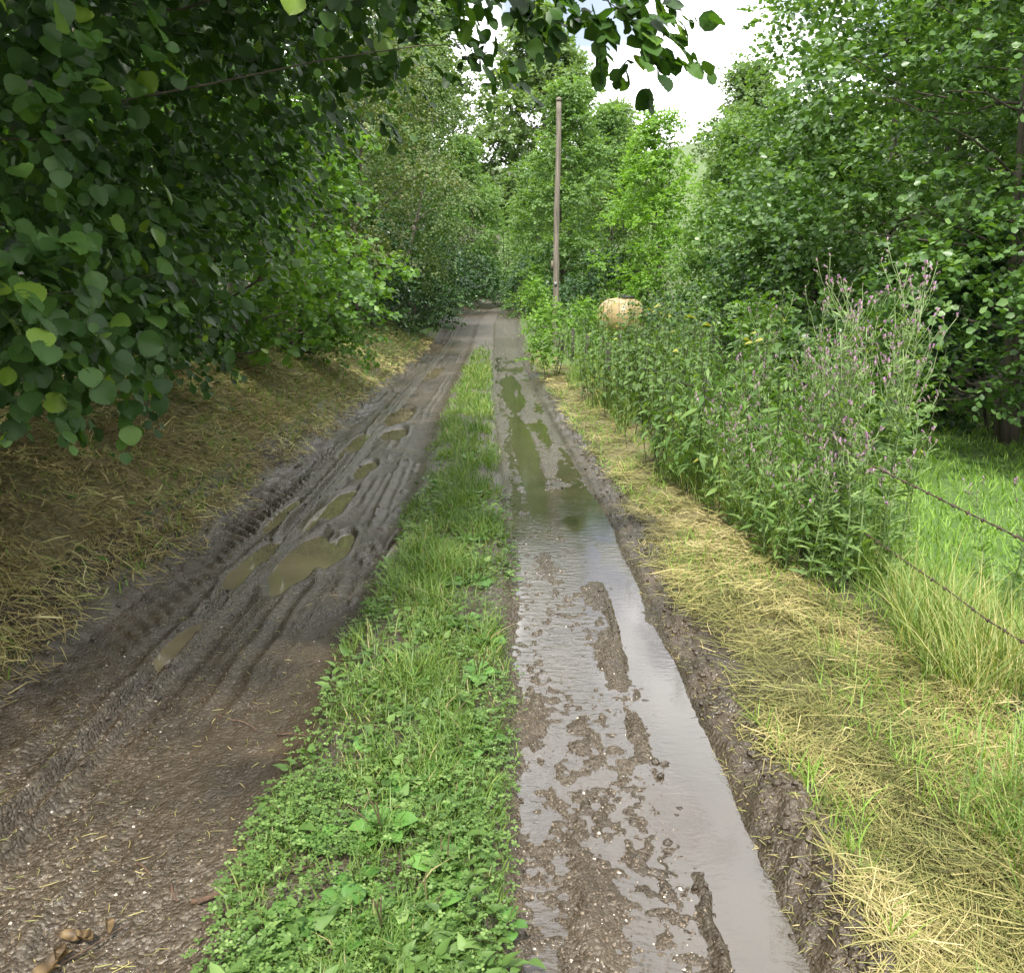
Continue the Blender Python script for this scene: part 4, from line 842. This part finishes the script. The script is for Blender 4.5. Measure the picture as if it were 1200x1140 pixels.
V, F, T_ = scatter(T_NET, np.stack([x_, y_, surf(x_, y_) + rg.uniform(.005, .045, n)], -1), np.stack([np.cos(a), np.sin(a), rg.normal(.25, .3, n)], -1), rg.normal(0, .35, (n, 3)) + [0, 0, 1], rg.uniform(.025, .07, n), np.clip(rg.normal(.4, .25, n), 0, 1)); TRI[0] += len(F)
put('broadleaf_weeds', (V, F, T_), M['clover'], 'dandelion and other broad-leaved weeds mixed into the grassy strip', 'weeds')
# mown hay on the right verge
n = 62000; y_ = inv_y(n, 1.6, 26, rg, 1.6); u_ = rg.uniform(1.36, 2.75, n)
w1 = np.interp(y_, [1.5, 3.2, 4.5, 7, 12, 26], [2.2, 2.2, 2.12, 1.95, 1.95, 2.0]) + .2 * fbm(y_ * .9, 2 + 0 * y_, 3); w0 = 1.46 + .10 * fbm(y_ * 2.8, 6 + 0 * y_, 3)
kp = rg.random(n) < sstep(-.08, .08, u_ - w0) * sstep(-.25, .05, w1 - u_) * (.45 + .55 * sstep(-.25, .1, fbm(u_ * 4, y_ * 2.6, 3))); u_, y_ = u_[kp], y_[kp]; x_ = u_ + cen(y_); n = len(x_)
tn = np.clip(.50 + .55 * fbm(x_ * 3.1, y_ * 2.6, 3) + rg.normal(0, .2, n) - .12 * sstep(5, 9, y_), 0, 1)
hd_ = np.where(rg.random(n) < .55, rg.normal(.5, .7, n) + 2.0 * fbm(x_ * 1.5, y_ * 1.5, 2), rg.random(n) * 6.283)
hz = .085 * np.clip(.35 + 1.3 * fbm(x_ * 3.5, y_ * 3.5, 3), .04, 1) * rg.random(n)
put('mown_grass', straws(np.stack([x_, y_, surf(x_, y_) + .004 + hz], -1), rg.uniform(.05, .24, n), np.interp(y_, [1.5, 5, 26], [.0023, .004, .012]), rg, .17, tn, hd_), M['hay'], 'yellow mown grass lying on the verge beside the wet rut', 'mown grass')
# green regrowth through the hay
n = 9000; y_ = inv_y(n, 1.6, 24, rg, 1.4); u_ = rg.uniform(1.45, 2.5, n); kp = fbm(u_ * 3, y_ * 1.5, 3) > -.05; u_, y_ = u_[kp], y_[kp]; x_ = u_ + cen(y_)
put('verge_grass', blades(np.stack([x_, y_, surf(x_, y_)], -1), rg.uniform(.04, .13, len(x_)), np.interp(y_, [1.5, 5, 26], [.0035, .006, .016]), rg, .5, .4), M['field'], 'short green shoots coming through the mown verge')
# left bank straw
n = 95000; y_ = inv_y(n, 2.2, 30, rg, 1.4); s_ = rg.uniform(-.10, 2.0, n); u_ = -1.44 - s_
e_ = -.02 + .09 * fbm(y_ * 1.8, 11 + 0 * y_, 3); kp = (rg.random(n) < sstep(-.08, .1, s_ - e_) * (.55 + .45 * sstep(-.4, .1, fbm(u_ * 3, y_ * 2, 3)))) ; u_, y_ = u_[kp], y_[kp]; x_ = u_ + cen(y_); n = len(x_)
tn = np.clip(.50 + .35 * fbm(x_ * 1.9, y_ * 1.9, 3) + rg.normal(0, .22, n), 0, 1)
hd_ = np.where(rg.random(n) < .6, rg.normal(-.4, .5, n), rg.random(n) * 6.283)
put('bank_straw', straws(np.stack([x_, y_, surf(x_, y_) + .05 * rg.random(n) ** 1.5], -1), rg.uniform(.04, .17, n), np.interp(y_, [2, 6, 30], [.0035, .006, .018]), rg, .3, tn, hd_), M['bankhay'], 'brown dry cut grass covering the steep bank below the hazel', 'dry grass')
n = 16000; y_ = inv_y(n, 2.2, 34, rg, 1.1); s_ = rg.uniform(.0, 2.2, n) ; u_ = -1.46 - s_; kp = fbm(u_ * 2.2 + 5, y_ * 1.3, 3) + .45 * sstep(8, 18, y_) > .02; u_, y_ = u_[kp], y_[kp]; x_ = u_ + cen(y_)
put('bank_grass', blades(np.stack([x_, y_, surf(x_, y_)], -1), rg.uniform(.04, .12, len(x_)), np.interp(y_, [2, 6, 30], [.0045, .007, .02]), rg, .5, .4), M['field'], 'short green grass sprouting on the mown bank')
n = 17000; y_ = inv_y(n, 2.2, 30, rg, 1.25); s_ = rg.uniform(.1, 2.6, n); u_ = -1.5 - s_; kp = rg.random(n) < (.05 + .95 * sstep(.95, 1.45, s_ + .5 * fbm(y_ * .9, 3 + 0 * y_, 2))); u_, y_ = u_[kp], y_[kp]; s_ = s_[kp]; x_ = u_ + cen(y_); n = len(x_)
a = rg.random(n) * 6.28; up_ = sstep(1.0, 1.7, s_)
V, F, T_ = scatter(T_NET, np.stack([x_, y_, surf(x_, y_) + .02 + rg.random(n) * .5 * up_], -1), np.stack([np.cos(a), np.sin(a), rg.normal(-.2, .3, n)], -1), rg.normal(0, .35, (n, 3)) + [.4, -.3, 1], rg.uniform(.03, .075, n) * np.interp(y_, [2, 10, 30], [1, 1.3, 2]), np.clip(rg.normal(.45, .25, n), 0, .97)); TRI[0] += len(F)
put('undergrowth', (V, F, T_), M['hazel'], 'ivy and low weeds growing at the foot of the hazel', 'undergrowth')
# meadow
n = 42000; y_ = inv_y(n, 2.2, 26, rg, .9); u_ = 2.7 + rg.random(n) ** 1.3 * 7; x_ = u_ + cen(y_); kp = x_ < .62 * y_ + .6; x_, y_ = x_[kp], y_[kp]; n = len(x_)
put('meadow_grass', blades(np.stack([x_, y_, H(x_, y_)], -1), rg.uniform(.05, .16, n), np.interp(y_, [2, 6, 26], [.005, .009, .024]), rg, .45, .4), M['field'], 'bright green meadow grass beyond the barbed wire')
# tall rank grass along the fence
n = 24000; y_ = inv_y(n, 1.9, 18, rg, 1.15); cl_ = rg.normal(0, .30, n); u_ = np.interp(y_, [2, 3, 4.5, 9, 18], [2.40, 2.40, 2.40, 2.4, 2.4]) + cl_ + .25 * fbm(y_ * 1.1, 5 + 0 * y_, 2); x_ = u_ + cen(y_)
kp = (fbm(x_ * 2.5, y_ * 2.0, 3) > np.interp(y_, [4.5, 5.2], [-.15, .02])) & (u_ > np.interp(y_, [2, 3, 4.5, 9, 18], [2.02, 2.02, 2.0, 1.9, 1.95]) + .25 * fbm(y_ * 1.7, 9 + 0 * y_, 3)); x_, y_, u_ = x_[kp], y_[kp], u_[kp]; n = len(x_)
tn = np.clip(.42 + .35 * fbm(x_ * 1.2 + 4, y_ * 1.2, 2) + rg.normal(0, .22, n) - .04 + .3 * fbm(x_ * 3.5, y_ * 3.5, 2), 0, 1)
put('tall_grass', blades(np.stack([x_, y_, surf(x_, y_) - .01], -1), rg.uniform(.15, .6, n) * np.interp(u_, [2.0, 2.35], [.55, 1]) * np.interp(y_, [2, 4, 6], [.8, .85, 1.15]), np.interp(y_, [2, 6, 18], [.0042, .006, .013]), rg, .28, .30, (0, .35, .7, 1.0), tn), M['tall'], 'tall rank grass going to seed along the fence line')

# ------------------------------------------------------------------ plantains on the strip
def plant_leaf(k):
    rg = np.random.default_rng(200 + k); nt_ = 9; tt = np.linspace(0, 1, nt_); wd = np.where(tt < .25, .05, .05 + .30 * np.sin(np.pi * np.clip((tt - .25) / .75, 0, 1) ** .85) ** .8); wd[-1] = .01
    V = np.array([(f * wd[i], tt[i], .32 * math.sin(tt[i] * 1.9) * (.8 + .2 * k) - .22 * tt[i] ** 2 + .10 * abs(f) * wd[i] + .012 * math.sin(9 * tt[i] + 4 * f)) for i in range(nt_) for f in (-1, -.5, 0, .5, 1)])
    return mesh_np('leaf', V, gridF(nt_, 5), M['plantain'], {'tint': np.full(len(V), .5)}, True)
PL = [plant_leaf(k) for k in range(3)]
A = Acc(); P = curve_pts([0, 0, 0], [.03, .02, .20], 8, np.random.default_rng(4), .03); A.add(*tube(P, [.0015, .0015, .0016, .003, .0035, .0034, .003, .0015], 5)); STALK = A.mesh('seed_stalk', M['plantain_stalk'], True)
def plantain(x, y, s, nlf, nst, rg):
    lab = ['small plantain rosette without seed stalks low among the clover', 'broad-leaved plantain with a single dark seed stalk on the grassy strip', 'broad-leaved plantain with two dark seed stalks on the grassy strip', 'broad-leaved plantain with three dark seed stalks on the grassy strip', 'broad-leaved plantain with four dark seed stalks on the grassy strip', 'plantain bristling with five dark seed stalks on the grassy strip'][min(nst, 5)]
    t_ = thing('plantain', lab, 'plantain', (x, y, float(surf(x, y)) - .003), rg.random() * 6.28, 'plantains on the strip' if nst != 1 else 'plantains with one stalk', s)
    t_['group'] = 'plantains with %s seed stalks' % ['no', 'one', 'two', 'three', 'four', 'five'][min(nst, 5)]
    for k in range(nlf):
        o = obj('leaf', PL[k % 3], t_); o.rotation_euler = (rg.normal(.12, .15), rg.normal(0, .15), k * 6.28 / nlf + rg.normal(0, .25)); o.scale = (rg.uniform(.13, .19),) * 3; o.location = (0, 0, .005)
    for k in range(nst):
        o = obj('seed_stalk', STALK, t_); o.rotation_euler = (rg.normal(0, .3), rg.normal(0, .3), rg.random() * 6.28); o.scale = (1, 1, rg.uniform(.7, 1.15))
rg = np.random.default_rng(321)
for (a, b, s, l_, q) in [(450, 1110, .85, 7, 3), (395, 1085, .7, 5, 0), (500, 1090, .8, 6, 2), (520, 1035, .8, 5, 2), (450, 990, .85, 7, 4), (420, 1050, .6, 5, 1), (490, 920, .8, 6, 3), (470, 950, .65, 5, 2), (545, 950, .6, 5, 3), (380, 1000, .55, 5, 0), (560, 1010, .55, 4, 2),
                         (520, 860, .75, 6, 4), (430, 880, .6, 5, 1), (560, 800, .8, 6, 5), (490, 800, .7, 6, 2), (545, 740, .8, 6, 4), (575, 870, .6, 4, 4), (510, 740, .7, 6, 2), (560, 690, .8, 6, 5), (470, 780, .6, 5, 1), (530, 690, .7, 5, 2), (555, 640, .8, 6, 4), (500, 660, .7, 5, 1), (570, 760, .7, 5, 4), (535, 610, .8, 6, 3), (560, 585, .9, 6, 3), (515, 575, .9, 6, 1), (550, 545, 1., 6, 3), (590, 1090, .6, 5, 2), (330, 1090, .5, 5, 0), (350, 1120, .55, 5, 0), (545, 900, .6, 5, 5)]:
    x_, y_ = ground(a, b, .03); plantain(x_, y_, s * .78, l_, q, rg)

# ------------------------------------------------------------------ small things on the mud
GT2 = 'twigs lying on the track'
for (a, b, a2, b2, lab) in [(232, 1058, 400, 1035, 'thin brown twig lying from the mud into the clover'), (160, 1005, 178, 1022, 'short dark twig lying on the gravelly mud'), (225, 1055, 262, 1052, 'flat reddish bark strip at the edge of the clover'), (255, 830, 300, 850, 'thin dark twig on the bare mud'), (172, 1127, 180, 1142, 'short tan twig beside the dead leaves'), (200, 1030, 208, 1050, 'thin brown stem fragment on the wet mud'), (325, 855, 365, 870, 'reddish twig beside the strip grass'), (1150, 640, 1151, 641, '')]:
    if not lab: continue
    x0, y0 = ground(a, b); x1, y1 = ground(a2, b2); mx_, my_ = (x0 + x1) / 2, (y0 + y1) / 2; z0 = float(surf(mx_, my_)) + .006
    Pq = curve_pts([x0 - mx_, y0 - my_, float(surf(x0, y0)) + .006 - z0], [x1 - mx_, y1 - my_, float(surf(x1, y1)) + .006 - z0], 7, rg, .03)
    o = obj('twig', Acc().add(*tube(Pq, np.linspace(.0042, .002, 7) * (2 if 'bark' in lab else 1), 6)).mesh('twig', M['twig'], True), label=lab, category='twig', group=GT2); o.location = (mx_, my_, z0)
# dead leaf cluster
x0, y0 = ground(92, 1112); t_ = thing('dead_leaves', 'curled brown dead leaf spray lying on the mud', 'dead leaf', (x0, y0, float(surf(x0, y0)) + .008), R(25))
for k, (dx, dy, an, s, cu) in enumerate([(-.04, -.03, 2.3, .10, .9), (-.01, .0, 2.0, .09, -.8), (.03, .01, .5, .08, 1.0), (.02, .035, 1.0, .085, .7), (-.03, .03, 2.9, .07, 1.1), (.07, .02, .1, .06, .9)]):
    nt_ = 9; tt = np.linspace(0, 1, nt_); wd = .22 * np.sin(np.pi * tt ** .9) ** .9
    V = np.array([(math.sin(f * cu * 1.6) * wd[i] / 1.1, tt[i] + .03 * math.sin(5 * f + 7 * tt[i]), (1 - math.cos(f * cu * 1.6)) * wd[i] * .9 + .10 * math.sin(4 * tt[i] + k)) for i in range(nt_) for f in (-1, -.5, 0, .5, 1)]) * s
    o = obj('leaf', mesh_np('leaf', V, gridF(nt_, 5), M['deadleaf'], {'tint': np.repeat(rg.random(nt_), 5) * .8 + .1}, True), t_); o.location = (dx, dy, .006 + .004 * k); o.rotation_euler = (rg.normal(0, .2), rg.normal(0, .3), an)
obj('stalk', Acc().add(*tube(curve_pts([-.09, -.05, 0], [.12, .05, .015], 8, rg, .03), np.linspace(.003, .0015, 8), 5)).mesh('stalk', M['twig']), t_)
# loose gravel
n = 42000; y_ = inv_y(n, 1.4, 10, rg, 1.5); u_ = np.where(rg.random(n) < .68, rg.uniform(-1.25, -.15, n), rg.uniform(.56, 1.25, n)); x_ = u_ + cen(y_); ok = rg.random(n) < np.clip(.45 + 1.3 * fbm(x_ * 1.1 + 9, y_ * .7, 3) + .5 * (fbm(x_ * 6, y_ * 6, 2)), .12, 1); x_, y_ = x_[ok], y_[ok]
ng = 14000; yg_ = inv_y(ng, 1.4, 7, rg, 1.5); ug_ = rg.uniform(.56, 1.04, ng); xg_ = ug_ + cen(yg_); okg = surf(xg_, yg_) > WF - .009; x_ = np.concatenate([x_, xg_[okg]]); y_ = np.concatenate([y_, yg_[okg]])
z_ = surf(x_, y_); n = len(x_); octa = np.array([[1, 0, -.5], [-1, 0, -.5], [0, 1, -.5], [0, -1, -.5], [.1, .2, .9]]); of = np.array([[0, 2, 4], [2, 1, 4], [1, 3, 4], [3, 0, 4]])
sz = .0016 + .0050 * rg.random(n) ** 3.5; a = rg.random(n) * 6.28; V = octa[None] * sz[:, None, None] * rg.uniform(.6, 1.4, (n, 5, 1)); ca, sa = np.cos(a)[:, None], np.sin(a)[:, None]
V = np.stack([V[..., 0] * ca - V[..., 1] * sa, V[..., 0] * sa + V[..., 1] * ca, V[..., 2] * .7], -1) + np.stack([x_, y_, z_ + sz * .3], -1)[:, None]
M['stone'] = leaf_mat('gravel_stone', [(0, (0.03, 0.02, 0.012)), (0.6, (0.095, 0.07, 0.045)), (0.92, (0.19, 0.155, 0.115)), (1, (0.42, 0.38, 0.32))], 0, 0.3, .6); TRI[0] += 4 * n
put('gravel', (V.reshape(-1, 3), (of[None] + (np.arange(n) * 5)[:, None, None]).reshape(-1, 3), np.repeat(np.clip(rg.normal(.4, .27, n), 0, 1), 5)), M['stone'], 'small loose stones scattered in the wheel ruts', 'gravel')
# clods of mud thrown up along the ruts and the berm
import bmesh
bmx = bmesh.new(); bmesh.ops.create_icosphere(bmx, subdivisions=1, radius=1.0); icV = np.array([v.co[:] for v in bmx.verts]); icF = np.array([[v.index for v in f.verts] for f in bmx.faces]); bmx.free()
n = 1500; y_ = inv_y(n, 1.5, 11, rg, 1.4); ch = rg.random(n); u_ = np.where(ch < .5, rg.normal(1.40, .06, n), np.where(ch < .72, rg.normal(-1.48, .08, n), np.where(ch < .9, rg.normal(-.96, .09, n), rg.normal(1.07, .03, n)))); x_ = u_ + cen(y_)
sz = .004 + .014 * rg.random(n) ** 2.5; V = icV[None] * rg.uniform(.65, 1.3, (n, len(icV), 1)) * sz[:, None, None] * rg.uniform(.7, 1.3, (n, 1, 3)); V[..., 2] *= .7
V = V + np.stack([x_, y_, surf(x_, y_) + sz * .2], -1)[:, None]; F = (icF[None] + (np.arange(n) * len(icV))[:, None, None]).reshape(-1, 3); TRI[0] += len(F)
me = mesh_np('mud_clods', V.reshape(-1, 3), F, M['mud'], {'wet': np.repeat(rg.uniform(.2, .9, n), len(icV)), 'gravel': np.repeat(rg.uniform(0, .4, n), len(icV))}, True)
obj('mud_clods', me, kind='stuff', label='small clods of mud thrown up along the ruts and the berm', category='mud')
# straw bits blown on the mud
n = 2200; y_ = inv_y(n, 1.5, 9, rg, 1.5); u_ = np.where(rg.random(n) < .5, rg.uniform(-1.4, -.2, n), rg.uniform(1.26, 1.46, n)); kp = u_ < 5; u_, y_ = u_[kp], y_[kp]; x_ = u_ + cen(y_); n = len(x_)
put('straw_litter', straws(np.stack([x_, y_, surf(x_, y_) + .004], -1), rg.uniform(.01, .05, n), .0022, rg, .05), M['hay'], 'bits of pale straw stuck to the mud', 'straw')
print('stuff triangles', TRI[0], 'objects', len(sc.objects))
